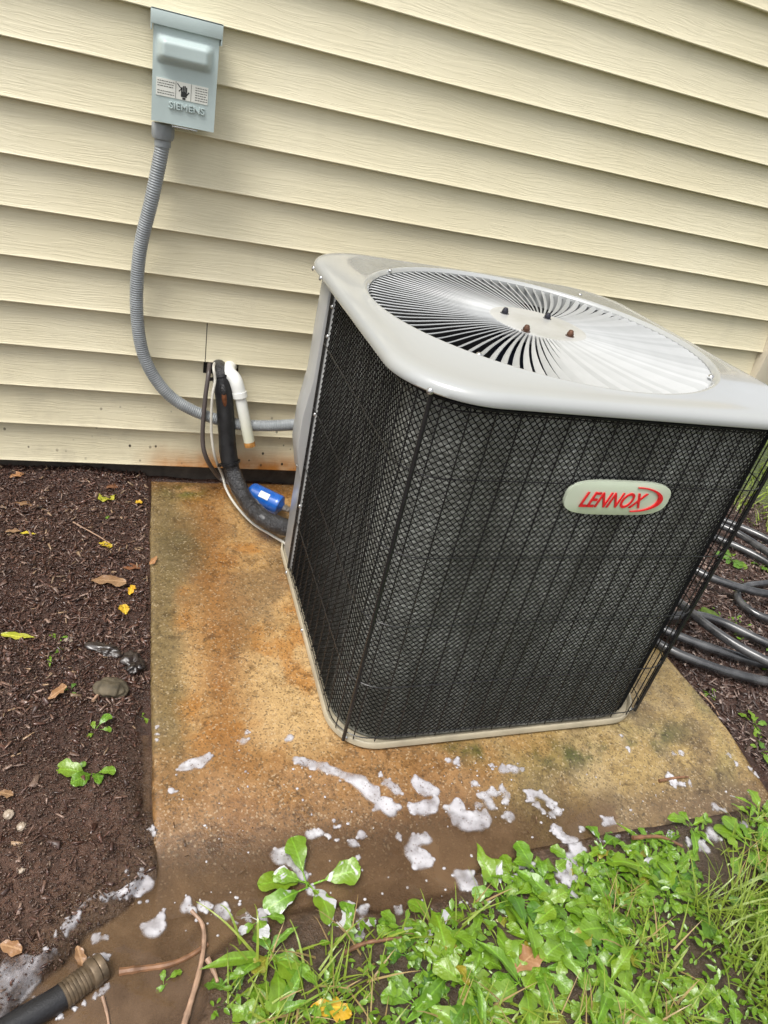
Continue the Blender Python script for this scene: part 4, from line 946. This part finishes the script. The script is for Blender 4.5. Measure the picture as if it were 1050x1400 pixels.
# dense small ground cover (clover-sized leaflets) and grass, both stuff
def scatter_leaves(name, n, poly, xr, yr, smin, smax, mat, label, keep=None):
    x = rng.uniform(*xr, n); y = rng.uniform(*yr, n); k = poly_sd(x, y, poly) < -.005
    if keep is not None: k &= keep(x, y)
    x, y = x[k], y[k]; n = len(x); s = rng.uniform(smin, smax, n); yaw = rng.uniform(0, 6.28, n); pit = rng.normal(-.15, .4, n); rol = rng.normal(0, .35, n)
    z = np.maximum(surf_h(x, y), WATER) + rng.uniform(.002, .022, n)
    tpl = np.array([(0, 0, 0), (.35, -.20, .06), (.35, 0, -.02), (.35, .20, .06), (.72, -.24, .02), (.72, 0, -.04), (.72, .24, .02), (1, 0, -.08)])
    V = tpl[None] * s[:, None, None]
    cy, sy, cp, sp2, cr, sr = np.cos(yaw), np.sin(yaw), np.cos(pit), np.sin(pit), np.cos(rol), np.sin(rol)
    Rm = np.zeros((n, 3, 3)); Rm[:, 0, 0] = cy * cp; Rm[:, 0, 1] = cy * sp2 * sr - sy * cr; Rm[:, 0, 2] = cy * sp2 * cr + sy * sr
    Rm[:, 1, 0] = sy * cp; Rm[:, 1, 1] = sy * sp2 * sr + cy * cr; Rm[:, 1, 2] = sy * sp2 * cr - cy * sr; Rm[:, 2, 0] = -sp2; Rm[:, 2, 1] = cp * sr; Rm[:, 2, 2] = cp * cr
    V = np.einsum('nij,nkj->nki', Rm, V) + np.stack([x, y, z], 1)[:, None]
    q = np.array([[0, 2, 1, 1], [0, 3, 2, 2], [1, 2, 5, 4], [2, 3, 6, 5], [4, 5, 7, 7], [5, 6, 7, 7]])
    tri = np.array([[0, 1, 2], [0, 2, 3], [1, 4, 5], [1, 5, 2], [2, 5, 6], [2, 6, 3], [4, 7, 5], [5, 7, 6]])
    F = (tri[None] + 8 * np.arange(n)[:, None, None]).reshape(-1, 3)
    return tag(link(name, mesh_np(name, V.reshape(-1, 3), F, True), mat), label, None, None, 'stuff')
scatter_leaves('ground_cover', 12000, VEG, (.0, 2.2), (-1.6, -1.0), .006, .019, M['leaf'], 'low small-leaved ground cover between the weeds', lambda x, y: (vnoise(x, y, 9, 3, 31) > .47) & ((x > .2) | (rng.random(len(x)) < .35)))
scatter_leaves('ground_cover', 2600, pxpoly([(925, 900), (1100, 640), (1500, 700), (1300, 1100), (1060, 1080)]), (1.24, 3.2), (-1.1, .6), .006, .016, M['leaf'], 'patchy ground cover in the bed right of the slab', lambda x, y: vnoise(x, y, 6, 3, 33) > .56)
def grass(name, n, xr, yr, keep, hmin, hmax, mat, label, w=.0016):
    x = rng.uniform(*xr, n); y = rng.uniform(*yr, n); k = keep(x, y); x, y = x[k], y[k]; n = len(x)
    H = rng.uniform(hmin, hmax, n); a = rng.uniform(0, 6.28, n); lean = rng.uniform(.25, 1.3, n); z = np.maximum(ground_h(x, y), WATER - .004)
    q = np.linspace(0, 1, 5); out = np.sin(lean[:, None] * q) * H[:, None]; up = (np.cos(lean[:, None] * q * .9) * q) * H[:, None] * .8
    cx = x[:, None] + np.cos(a)[:, None] * out; cy = y[:, None] + np.sin(a)[:, None] * out; cz = z[:, None] + up
    ww = w * (1 - q * .9)[None] * rng.uniform(.6, 1.5, n)[:, None]; pxv, pyv = -np.sin(a)[:, None], np.cos(a)[:, None]
    V = np.stack([np.stack([cx - pxv * ww, cy - pyv * ww, cz], -1), np.stack([cx + pxv * ww, cy + pyv * ww, cz + ww * .4], -1)], 2).reshape(-1, 3)
    F = (grid_faces(5, 2)[None] + 10 * np.arange(n)[:, None, None]).reshape(-1, 4)
    return tag(link(name, mesh_np(name, V, F, True), mat), label, None, None, 'stuff')
vg = lambda m, th=.0: (lambda x, y: (poly_sd(x, y, VEG) < m) & ((vnoise(x, y, 7, 3, 41) > th) | (x - .4 * (y + 1.3) > 1.06)))
grass('grass', 6400, (.1, 2.2), (-1.6, -1.1), vg(-.02, .5),   .02, .075, M['grass'], 'green grass blades among the weeds')
grass('grass', 5000, (.85, 2.2), (-1.6, -1.30), vg(-.02, .2), .05, .12, M['grass'], 'grass tussock in the front right corner')
grass('dry_grass', 1000, (.15, 1.3), (-1.6, -1.1), vg(-.01, .52), .03, .09, M['drygrass'], 'straw-coloured dry blades among the weeds')
grass('lawn_grass', 14000, (1.9, 4.2), (-.9, 3.0), lambda x, y: (x + .4 * y > 2.05 + .3 * (vnoise(x, y, 3, 2, 5) - .5)) & (x > 1.99) , .03, .07, M['grass'], 'lawn beyond the corner of the house', w=.003)
def blade(u0, v0, u1, v1, h, label, mat='grass', w=.0022):
    A = np.array([*W_(u0, v0), WATER]); B = np.array([*W_(u1, v1), WATER + .01]); q = np.linspace(0, 1, 9)
    P = A[None] * (1 - q)[:, None] + B[None] * q[:, None]; P[:, 2] += h * np.sin(np.pi * q * .8)
    sd_ = np.cross(B - A, (0, 0, 1)); sd_ /= np.linalg.norm(sd_); ww = (w * (1 - .85 * q))[:, None] * sd_[None]
    V = np.stack([P - ww, P + ww + np.array([0, 0, .0006])], 1).reshape(-1, 3)
    tag(link('grass_blade', mesh_np('grass_blade', V, grid_faces(9, 2), True), M[mat]), label, 'grass blade', 'long grass blades at the puddle edge')
for q, lb_ in [((352, 1302, 268, 1238, .02), 'long pale grass blade reaching toward the foam-capped twig tip'), ((330, 1285, 300, 1245, .03), 'short grass blade under the foam patch by the pale twig'), ((420, 1330, 395, 1262, .02), 'upright grass blade below the lone soapy weed'),
    ((352, 1320, 345, 1250, .05), 'tall arched grass blade beside the small foam-capped weed'), ((450, 1300, 500, 1262, .03), 'grass blade leaning on the foam-covered sprig'), ((385, 1385, 505, 1335, .02), 'long flat grass blade above the bright yellow spotted leaf')]: blade(*q, lb_)

# fallen leaves ------------------------------------------------------------------
FLM = {}
def fallen(u, v, L, W, kind, mat, rot, label, curl=.12):
    x, y = W_(u, v); z = float(top_h(np.array([x]), np.array([y]))[0]) + .006
    me = leaf_mesh('fallen_leaf', L, W, kind, curl, .1, .16, .0, int(u + v), M[mat], 13, 7)
    o = link('fallen_leaf', me); o.location = (x, y, z); o.rotation_euler = (random.uniform(-.2, .2), random.uniform(-.15, .15), R(rot)); tag(o, label, 'leaf', 'fallen leaves on the mulch')
fallen(140, 690, .055, .042, 'ovate', 'limeleaf', 70, 'lime yellow leaf with a dark spot lying near the wall')
fallen(185, 692, .018, .014, 'ovate', 'yellowleaf', 20, 'tiny round yellow leaf close to the slab and wall')
fallen(135, 745, .032, .022, 'lobed', 'yellowleaf', -20, 'small ragged yellow leaf below the lime yellow one')
fallen(125, 795, .075, .032, 'ovate', 'tanleaf', -12, 'tan leaf with yellow tip lying across the mulch near the slab')
fallen(177, 815, .030, .018, 'lobed', 'yellowleaf', 80, 'upper of two torn yellow leaves by the slab edge')
fallen(172, 842, .030, .024, 'lobed', 'yellowleaf', 100, 'lower of two torn yellow leaves by the slab edge')
fallen(0, 871, .062, .016, 'lance', 'limeleaf', -12, 'long yellow-green leaf at the left picture edge')
fallen(20, 690, .045, .028, 'lobed', 'tanleaf', -8, 'orange tan leaf on the mulch at the far left')
fallen(14, 660, .035, .022, 'lobed', 'tanleaf', 30, 'crumpled orange leaf nearest the wall at far left')
fallen(28, 735, .034, .012, 'lance', 'limeleaf', -5, 'slim green leaf on the mulch at far left')
fallen(66, 962, .038, .020, 'lobed', 'tanleaf', 40, 'pale ragged leaf on bare mulch above the seedlings')
fallen(8, 732, .030, .014, 'ovate', 'tanleaf', 5, 'dry brown leaf beside the slim green leaf')
fallen(145, 672, .03, .022, 'lobed', 'brownleaf', 15, 'rusty brown leaf above the lime yellow leaf')
fallen(168, 775, .05, .03, 'lobed', 'brownleaf', 10, 'brown leaf half under the tan leaf')
fallen(205, 775, .035, .012, 'lance', 'tanleaf', 60, 'curled tan leaf touching the slab edge')
fallen(0, 1097, .022, .014, 'ovate', 'tanleaf', -20, 'tan chip-like leaf on the bare soil at left edge')
fallen(2, 1300, .03, .017, 'ovate', 'tanleaf', -25, 'tan leaf on the muddy bank at left edge')
fallen(105, 1290, .028, .012, 'ovate', 'tanleaf', -70, 'soaked tan leaf in the puddle beside the hose end')
fallen(425, 1375, .055, .03, 'lobed', 'yellowleaf', -15, 'bright yellow spotted leaf among the weeds at the bottom')
fallen(700, 1330, .06, .035, 'lobed', 'tanleaf', 20, 'pinkish dead leaf in a gap of the weeds')
fallen(905, 755, .03, .02, 'lobed', 'brownleaf', 0, 'brown leaf behind the black pipes') if False else None

# twigs, stones and bark -------------------------------------------------------------
def twig(pts, r, mat, label, z=.004):
    P = []
    for u, v in pts:
        x, y = W_(u, v); P.append((x, y, float(top_h(np.array([x]), np.array([y]))[0]) + z))
    P, s = resample(catmull(P, 10), .004); P[:, 2] += .0015 * (vnoise(s, s * 0, 60, 3, int(pts[0][0])) - .5)
    b = MB(); b.tube(P, np.linspace(r, r * .6, len(P)) * (1 + .35 * (vnoise(s, s * 0, 120, 2, 3) - .5)), 8); o = b.build('twig', M[mat]); tag(o, label, 'twig', 'twigs lying in the mud')
twig([(250, 1405), (262, 1365), (272, 1330), (279, 1290), (277, 1262), (262, 1243)], .0042, 'twig', 'pale forked twig standing out of the puddle into the weeds', .008)
twig([(163, 1323), (200, 1318), (235, 1312), (262, 1300), (285, 1285)], .0050, 'twigbrown', 'brown twig floating level in the muddy water', .001)
twig([(127, 960), (138, 945), (148, 930)], .0030, 'twig', 'short pale stick leaning on the mossy stone', .006)
twig([(284, 1308), (293, 1325), (298, 1340)], .004, 'twig', 'stubby pale twig beside the weed bank', .006)
twig([(140, 1358), (146, 1380), (150, 1405)], .0022, 'twig', 'thin straw stalk below the hose end', .003)
twig([(470, 1303), (500, 1290), (555, 1282)], .0035, 'twigbrown', 'reddish twig at the weed bank edge', .012)
twig([(100, 720), (128, 732), (150, 745)], .0018, 'twig', 'hair-thin twig on the mulch near the small ragged leaf', .008)
twig([(960, 945), (975, 960), (985, 975)], .0022, 'twig', 'thin twig on the mulch right of the slab', .008)
twig([(905, 1062), (925, 1058), (945, 1056)], .0035, 'twigbrown', 'wet twig in foam on the slab right side', .003)
twig([(862, 1150), (900, 1148), (930, 1160)], .004, 'twigbrown', 'brown stalk along the weed edge at right', .016)
def rock(u, v, sx_, sy_, sz_, mat, label, name='stone', cat='stone', rough=.25, lift=.25, seed=0):
    x, y = W_(u, v); z = float(surf_h(np.array([x]), np.array([y]))[0]); bm = bmesh.new(); bmesh.ops.create_icosphere(bm, subdivisions=4, radius=1)
    for q in bm.verts:
        f = 1 + rough * 1.6 * (vnoise(q.co.x * 1.3 + 5, q.co.y * 1.3 + q.co.z * 1.7, 1.8, 4, seed + 2) - .5) * 2; q.co = Vector((q.co.x * sx_ * f, q.co.y * sy_ * f, q.co.z * sz_ * f))
    me = bpy.data.meshes.new(name); bm.to_mesh(me); bm.free(); me.polygons.foreach_set('use_smooth', np.ones(len(me.polygons), bool))
    o = link(name, me, M[mat]); o.location = (x, y, z + sz_ * lift); o.rotation_euler = (0, 0, random.uniform(0, 3)); tag(o, label, cat); return o
rock(152, 942, .030, .022, .014, 'stone', 'mossy grey stone half sunk in the mulch', seed=1)
rock(180, 908, .026, .016, .011, 'blackplastic', 'glossy black lump of wet bark against the slab', 'bark_lump', 'bark', .6, .4, 2)
rock(143, 887, .034, .014, .007, 'blackplastic', 'flat dark bark slab lying behind the glossy lump', 'bark_lump', 'bark', .5, .4, 3)
rock(13, 1123, .008, .007, .005, 'pebble', 'round pale pebble on the bare soil at far left', 'pebble', 'pebble', .2, .5, 4)
rock(30, 1135, .007, .006, .004, 'pebble', 'small yellowish pebble right of the round pale pebble', 'pebble', 'pebble', .2, .5, 5)
rock(31, 1198, .005, .004, .003, 'pebble', 'tiny pale pebble low on the bare soil', 'pebble', 'pebble', .2, .5, 6)
rock(93, 876, .008, .006, .005, 'pebble', 'grey pebble beside the two-leaved sprout', 'pebble', 'pebble', .3, .5, 7)
rock(970, 842, .03, .03, .012, 'moss', 'bright green moss cushion among the black pipes', 'moss_cushion', 'moss', .3, .2, 8)

# ------------------------------------------------------------------ soap foam
def iso_mesh(circles, step=.0017, T=1.0, hgt=.006, nz=.55, seed=0, elong=None):
    """metaball-like patch on the ground surface; circles in world (x, y, r)"""
    cs = np.array(circles); pad = cs[:, 2].max() * 1.5
    xs = np.arange(cs[:, 0].min() - pad, cs[:, 0].max() + pad, step); ys = np.arange(cs[:, 1].min() - pad, cs[:, 1].max() + pad, step)
    X, Y = np.meshgrid(xs, ys, indexing='ij'); f = np.zeros_like(X)
    WX_ = X + .010 * (vnoise(X, Y, 40, 2, seed + 11) - .5) ; WY_ = Y + .010 * (vnoise(X, Y, 40, 2, seed + 13) - .5) 
    for cx, cy, r in cs: f += np.exp(1.0 - ((WX_ - cx) ** 2 + (WY_ - cy) ** 2) / (r * r)) 
    f = f * (1 + nz * (vnoise(X, Y, 70, 2, seed) - .5) * 2)
    g = np.maximum(0, f - T); thick = 1 - np.exp(-1.2 * g); Zt = top_h(X, Y) + .0008 + hgt * np.sqrt(np.clip(thick, 0, 1)) * .9
    V = []; F = []; TK = []; cache = {}
    def vid(key, p, tk):
        if key not in cache: cache[key] = len(V); V.append(p); TK.append(tk)
        return cache[key]
    ii, jj = np.nonzero((np.maximum.reduce([f[:-1, :-1], f[1:, :-1], f[1:, 1:], f[:-1, 1:]]) > T))
    for i, j in zip(ii, jj):
        cn = [(i, j), (i + 1, j), (i + 1, j + 1), (i, j + 1)]; poly = []
        for k in range(4):
            a, b_ = cn[k], cn[(k + 1) % 4]; fa, fb = f[a] - T, f[b_] - T
            if fa > 0: poly.append(vid(a, (X[a], Y[a], Zt[a]), thick[a]))
            if (fa > 0) != (fb > 0):
                q = fa / (fa - fb); key = (min(a, b_), max(a, b_)); x = X[a] + (X[b_] - X[a]) * q; y = Y[a] + (Y[b_] - Y[a]) * q
                zz = min(Zt[a] if fa <= 0 else 9, Zt[b_] if fb <= 0 else 9); poly.append(vid(key, (x, y, zz - .0004), 0))
        if len(poly) >= 3: F.append(poly)
    return np.array(V), F, np.array(TK)
LOOSE = []
def foam(pxs, label, hgt=.0017, T=1.08, nz=.22, mat='foam', group='foam patches around the slab', name='foam_patch'):
    cs = []
    for u, v, r in pxs:
        g = at_z(u, v, -.004); d = np.linalg.norm(g - CAM); cs.append((g[0], g[1], r * .98 * d / FPX))
    rf = random.Random(int(pxs[0][0] * 7 + pxs[0][1]))
    for cx_, cy_2, r_2 in list(cs):
        for _ in range(2):
            a_2 = rf.uniform(0, 6.28); k_2 = rf.uniform(.15, .38); cs.append((cx_ + r_2 * 1.15 * math.cos(a_2), cy_2 + r_2 * 1.0 * math.sin(a_2), r_2 * k_2))
    Vf, Ff, tk = iso_mesh(cs, T=T, hgt=hgt, nz=nz, seed=int(pxs[0][0]) % 50)
    if len(Ff) == 0: return
    par = list(range(len(Vf)))
    def fnd(a):
        while par[a] != a: par[a] = par[par[a]]; a = par[a]
        return a
    for f_ in Ff:
        for q_ in f_[1:]: par[fnd(q_)] = fnd(f_[0])
    rt_ = np.array([fnd(a) for a in range(len(Vf))]); ids, cnt = np.unique(rt_, return_counts=True); main = ids[np.argmax(cnt)]
    for part_ in (True, False):
        sel = (rt_ == main) == part_
        if not sel.any(): continue
        rm = -np.ones(len(Vf), int); rm[sel] = np.arange(sel.sum()); fs = [[int(rm[q_]) for q_ in f_] for f_ in Ff if sel[f_[0]]]
        if part_: V1, F1, T1 = Vf[sel], fs, tk[sel]
        else: LOOSE.append((Vf[sel], fs, tk[sel]))
    Vf, Ff, tk = V1, F1, T1
    me = mesh_np(name, Vf, Ff, True); val_attr(me, 'thick', tk); tag(link(name, me, M[mat]), label, 'foam', group)
FO = [
 ([(252, 1050, 7), (262, 1047, 9), (275, 1043, 8), (283, 1037, 5)], 'oval foam patch alone on the left of the slab'),
 ([(332, 1015, 8), (338, 1003, 4)], 'small foam patch left of the unit corner'), ([(395, 1011, 6)], 'small foam spot just below the unit corner'),
 ([(405, 1040, 6), (416, 1044, 7), (428, 1047, 7), (440, 1050, 7), (452, 1054, 7), (463, 1058, 7), (475, 1063, 7), (490, 1068, 11), (502, 1078, 12), (512, 1088, 9), (516, 1102, 6), (530, 1070, 7), (542, 1078, 7), (520, 1060, 4)], 'long streak of foam trailing below the unit corner'),
 ([(533, 1102, 12), (528, 1094, 8)], 'round foam patch at the lower end of the long streak'),
 ([(570, 1070, 9), (582, 1073, 10), (595, 1081, 7)], 'upper of the paired foam patches below the unit front'),
 ([(563, 1100, 7), (578, 1102, 12), (592, 1098, 9), (598, 1090, 6)], 'lower of the paired foam patches below the unit front'),
 ([(622, 1105, 11), (635, 1118, 12), (652, 1120, 13), (668, 1115, 8), (628, 1095, 7)], 'large crescent foam patch in the middle of the slab front'),
 ([(650, 1070, 6), (665, 1085, 7), (677, 1080, 7), (655, 1097, 6), (672, 1098, 8)], 'broken foam patch above the large crescent'),
 ([(688, 1050, 7), (704, 1050, 8), (672, 1046, 4), (716, 1051, 3)], 'thin foam streak under the unit front'),
 ([(688, 1075, 6), (695, 1085, 6), (692, 1095, 5), (697, 1113, 8)], 'string of foam dots beside the foam ring'),
 ([(728, 1080, 7), (741, 1084, 7), (754, 1092, 7), (765, 1105, 7), (755, 1110, 5), (735, 1097, 5), (725, 1088, 5), (743, 1105, 4)], 'foam ring with holes on the right of the slab front'),
 ([(570, 1145, 9), (585, 1144, 8), (563, 1160, 10), (575, 1172, 11), (588, 1172, 7)], 'crescent foam patch alone above the weeds'),
 ([(425, 1138, 9), (438, 1135, 6), (450, 1140, 4), (460, 1145, 3)], 'comma-shaped foam patch above the lone soapy weed'),
 ([(380, 1167, 12), (396, 1165, 11), (408, 1178, 8), (415, 1195, 8), (425, 1215, 7)], 'foam heap against the lone soapy weed'),
 ([(210, 1268, 11), (215, 1257, 8), (220, 1246, 4), (222, 1238, 2)], 'teardrop foam patch in the muddy water'),
 ([(143, 1234, 5), (157, 1229, 7), (173, 1223, 7), (188, 1213, 8), (202, 1204, 9), (196, 1194, 5)], 'curved foam bank along the muddy shore'),
 ([(100, 1270, 6), (90, 1278, 5), (108, 1258, 5)], 'figure-eight foam patch left of the hose end'),
 ([(256, 1235, 9), (266, 1242, 4), (273, 1252, 3)], 'foam cap on the tip of the pale forked twig'), ([(279, 1233, 8)], 'round foam patch right of the pale twig tip'),
 ([(300, 1243, 10), (312, 1250, 5), (322, 1258, 3)], 'foam patch on the grass blades by the pale twig'), ([(359, 1257, 8), (338, 1253, 5), (360, 1243, 5)], 'foam on the small foam-capped weed'),
 ([(635, 1205, 10), (640, 1194, 8), (628, 1190, 7), (646, 1208, 6)], 'lobed foam patch at the tip of the weed bank'), ([(547, 1241, 7)], 'egg-shaped foam spot in the mud before the weed bank'),
 ([(498, 1243, 8), (495, 1262, 6), (488, 1277, 7)], 'foam lump on the foam-covered sprig'),
 ([(770, 1138, 6), (785, 1150, 10), (790, 1165, 11), (775, 1180, 10), (796, 1130, 5), (762, 1131, 6), (745, 1195, 7), (765, 1195, 7), (792, 1190, 9), (782, 1205, 8)], 'soapy foam heap where the weeds meet the slab'),
 ([(958, 1152, 8), (975, 1140, 10), (990, 1133, 7), (943, 1150, 6), (965, 1162, 7), (1002, 1140, 5), (1018, 1128, 5)], 'white foam smear on the weeds at right'),
 ([(918, 1058, 6), (925, 1064, 6), (937, 1066, 4), (948, 1066, 3)], 'foam caught on the wet twig on the slab'), ([(985, 1095, 6), (997, 1098, 3)], 'foam drop on the far right of the slab'),
 ([(830, 1118, 8), (838, 1118, 5)], 'flat foam drop before the weeds at right'), ([(764, 1130, 6), (757, 1128, 5)], 'foam dot above the soapy heap'), ([(612, 1040, 4), (624, 1043, 6)], 'slim foam drop close under the unit front edge'),
 ([(131, 1278, 6), (144, 1277, 3)], 'pair of foam bubbles in the puddle above the hose end'), ([(237, 1083, 4), (234, 1080, 3)], 'tiny foam curl near the slab left edge'),
 ([(214, 1015, 3), (213, 1005, 3), (214, 995, 3)], 'foam line clinging to the slab left edge'), ([(210, 1130, 5), (211, 1138, 3)], 'foam dots at the slab left edge by the bank'),
 ([(108, 1327, 4), (118, 1315, 5), (130, 1308, 5), (142, 1303, 5)], 'foam fringe along the upper side of the hose end'), ([(146, 1345, 4), (138, 1352, 4), (126, 1358, 3), (112, 1366, 3), (100, 1376, 3), (85, 1388, 3)], 'foam fringe along the lower side of the hose end'),
 ([(1000, 1030, 4), (1010, 1040, 3), (1030, 1045, 3), (1038, 1052, 3)], 'thin foam edge at the slab right side'), ([(922, 1030, 4), (932, 1028, 4)], 'pale wet curl on the right of the slab'),
 ([(860, 1024, 3), (848, 1008, 3)], 'thin white curl beside the unit right corner'), ([(455, 1118, 3), (458, 1128, 3)], 'tiny foam spot right of the comma patch'), ([(495, 1138, 7)], 'flat foam disc right of the comma patch'), ([(485, 1150, 6), (490, 1168, 4)], 'foam dots under the flat disc'),
 ([(545, 1140, 5)], 'oval foam dot left of the lone crescent'), ([(466, 1127, 3)], 'foam fleck in the brown water')]
for pxs, lb in FO: foam(pxs, lb)
# milky film in the mud, bottom left, and with painted water glare between weeds
foam([(20, 1330, 12), (35, 1340, 12), (10, 1350, 12), (45, 1325, 8), (28, 1362, 10), (60, 1318, 6), (5, 1372, 12), (75, 1306, 4), (88, 1298, 3)], 'milky soap film on the mud at the bottom left corner', .003, 1.3, .95, 'film')
foam([(720, 1185, 9), (735, 1205, 9), (760, 1215, 9), (785, 1225, 8), (800, 1245, 7), (815, 1265, 7), (830, 1300, 6), (850, 1285, 6), (700, 1200, 7), (690, 1190, 6)], 'soapy runoff streaks and painted water glare between the weeds', .004, 1.25, .95, 'film')
foam([(880, 1140, 5), (900, 1142, 5), (862, 1136, 5), (845, 1140, 5), (920, 1140, 5), (820, 1145, 6)], 'soapy line along the front edge of the slab at right', .003, 1.25, .9, 'film')
foam([(120, 1238, 3), (112, 1245, 3), (104, 1250, 3), (92, 1262, 3), (75, 1285, 3), (62, 1305, 3), (130, 1232, 3)], 'thin soap line along the shore left of the hose end', .002, 1.2, .8, 'film')
# bubbles too many to count
Vs = []; Fs = []; TKs = []; n = 0
sp_ = []
for _ in range(170):
    c = random.choice([(430, 1070, 60, 30), (560, 1120, 90, 40), (700, 1100, 90, 40), (880, 1080, 90, 35), (300, 1080, 60, 60), (500, 1190, 140, 40), (660, 1060, 60, 25), (190, 1200, 14, 40), (280, 1250, 70, 30), (640, 1230, 40, 20)])
    sp_.append((random.gauss(c[0], c[2] * .6), random.gauss(c[1], c[3] * .6), random.uniform(.8, 3.2) * random.uniform(.5, 1)))
for u, v, r in sp_:
    if v < 1015 or (u > 500 and v < 1035): continue
    g = at_z(u, v, -.004); rr = r / 790; z = float(top_h(np.array([g[0]]), np.array([g[1]]))[0]); a = np.linspace(0, 6.283, 9)[:-1]; e = random.uniform(.7, 1.4)
    Vq = [(g[0], g[1], z + .0012 + rr * .5)] + [(g[0] + rr * e * .6 * math.cos(q), g[1] + rr * .6 * math.sin(q), z + .001 + rr * .38) for q in a] + [(g[0] + rr * e * math.cos(q), g[1] + rr * math.sin(q), z + .0004) for q in a]
    Vs.append(np.array(Vq)); Fs += [[n, n + 1 + k, n + 1 + (k + 1) % 8] for k in range(8)] + [[n + 1 + k, n + 9 + k, n + 9 + (k + 1) % 8, n + 1 + (k + 1) % 8] for k in range(8)]; TKs += [1.0] * 9 + [.15] * 8; n += 17
for v_, f_, t_ in LOOSE: Vs.append(v_); Fs += [[q + n for q in f] for f in f_]; TKs += list(t_); n += len(v_)
me = mesh_np('foam_bubbles', np.vstack(Vs), Fs, True); val_attr(me, 'thick', TKs)
tag(link('foam_bubbles', me, M['foam']), 'tiny soap bubbles scattered over the wet slab', None, None, 'stuff')
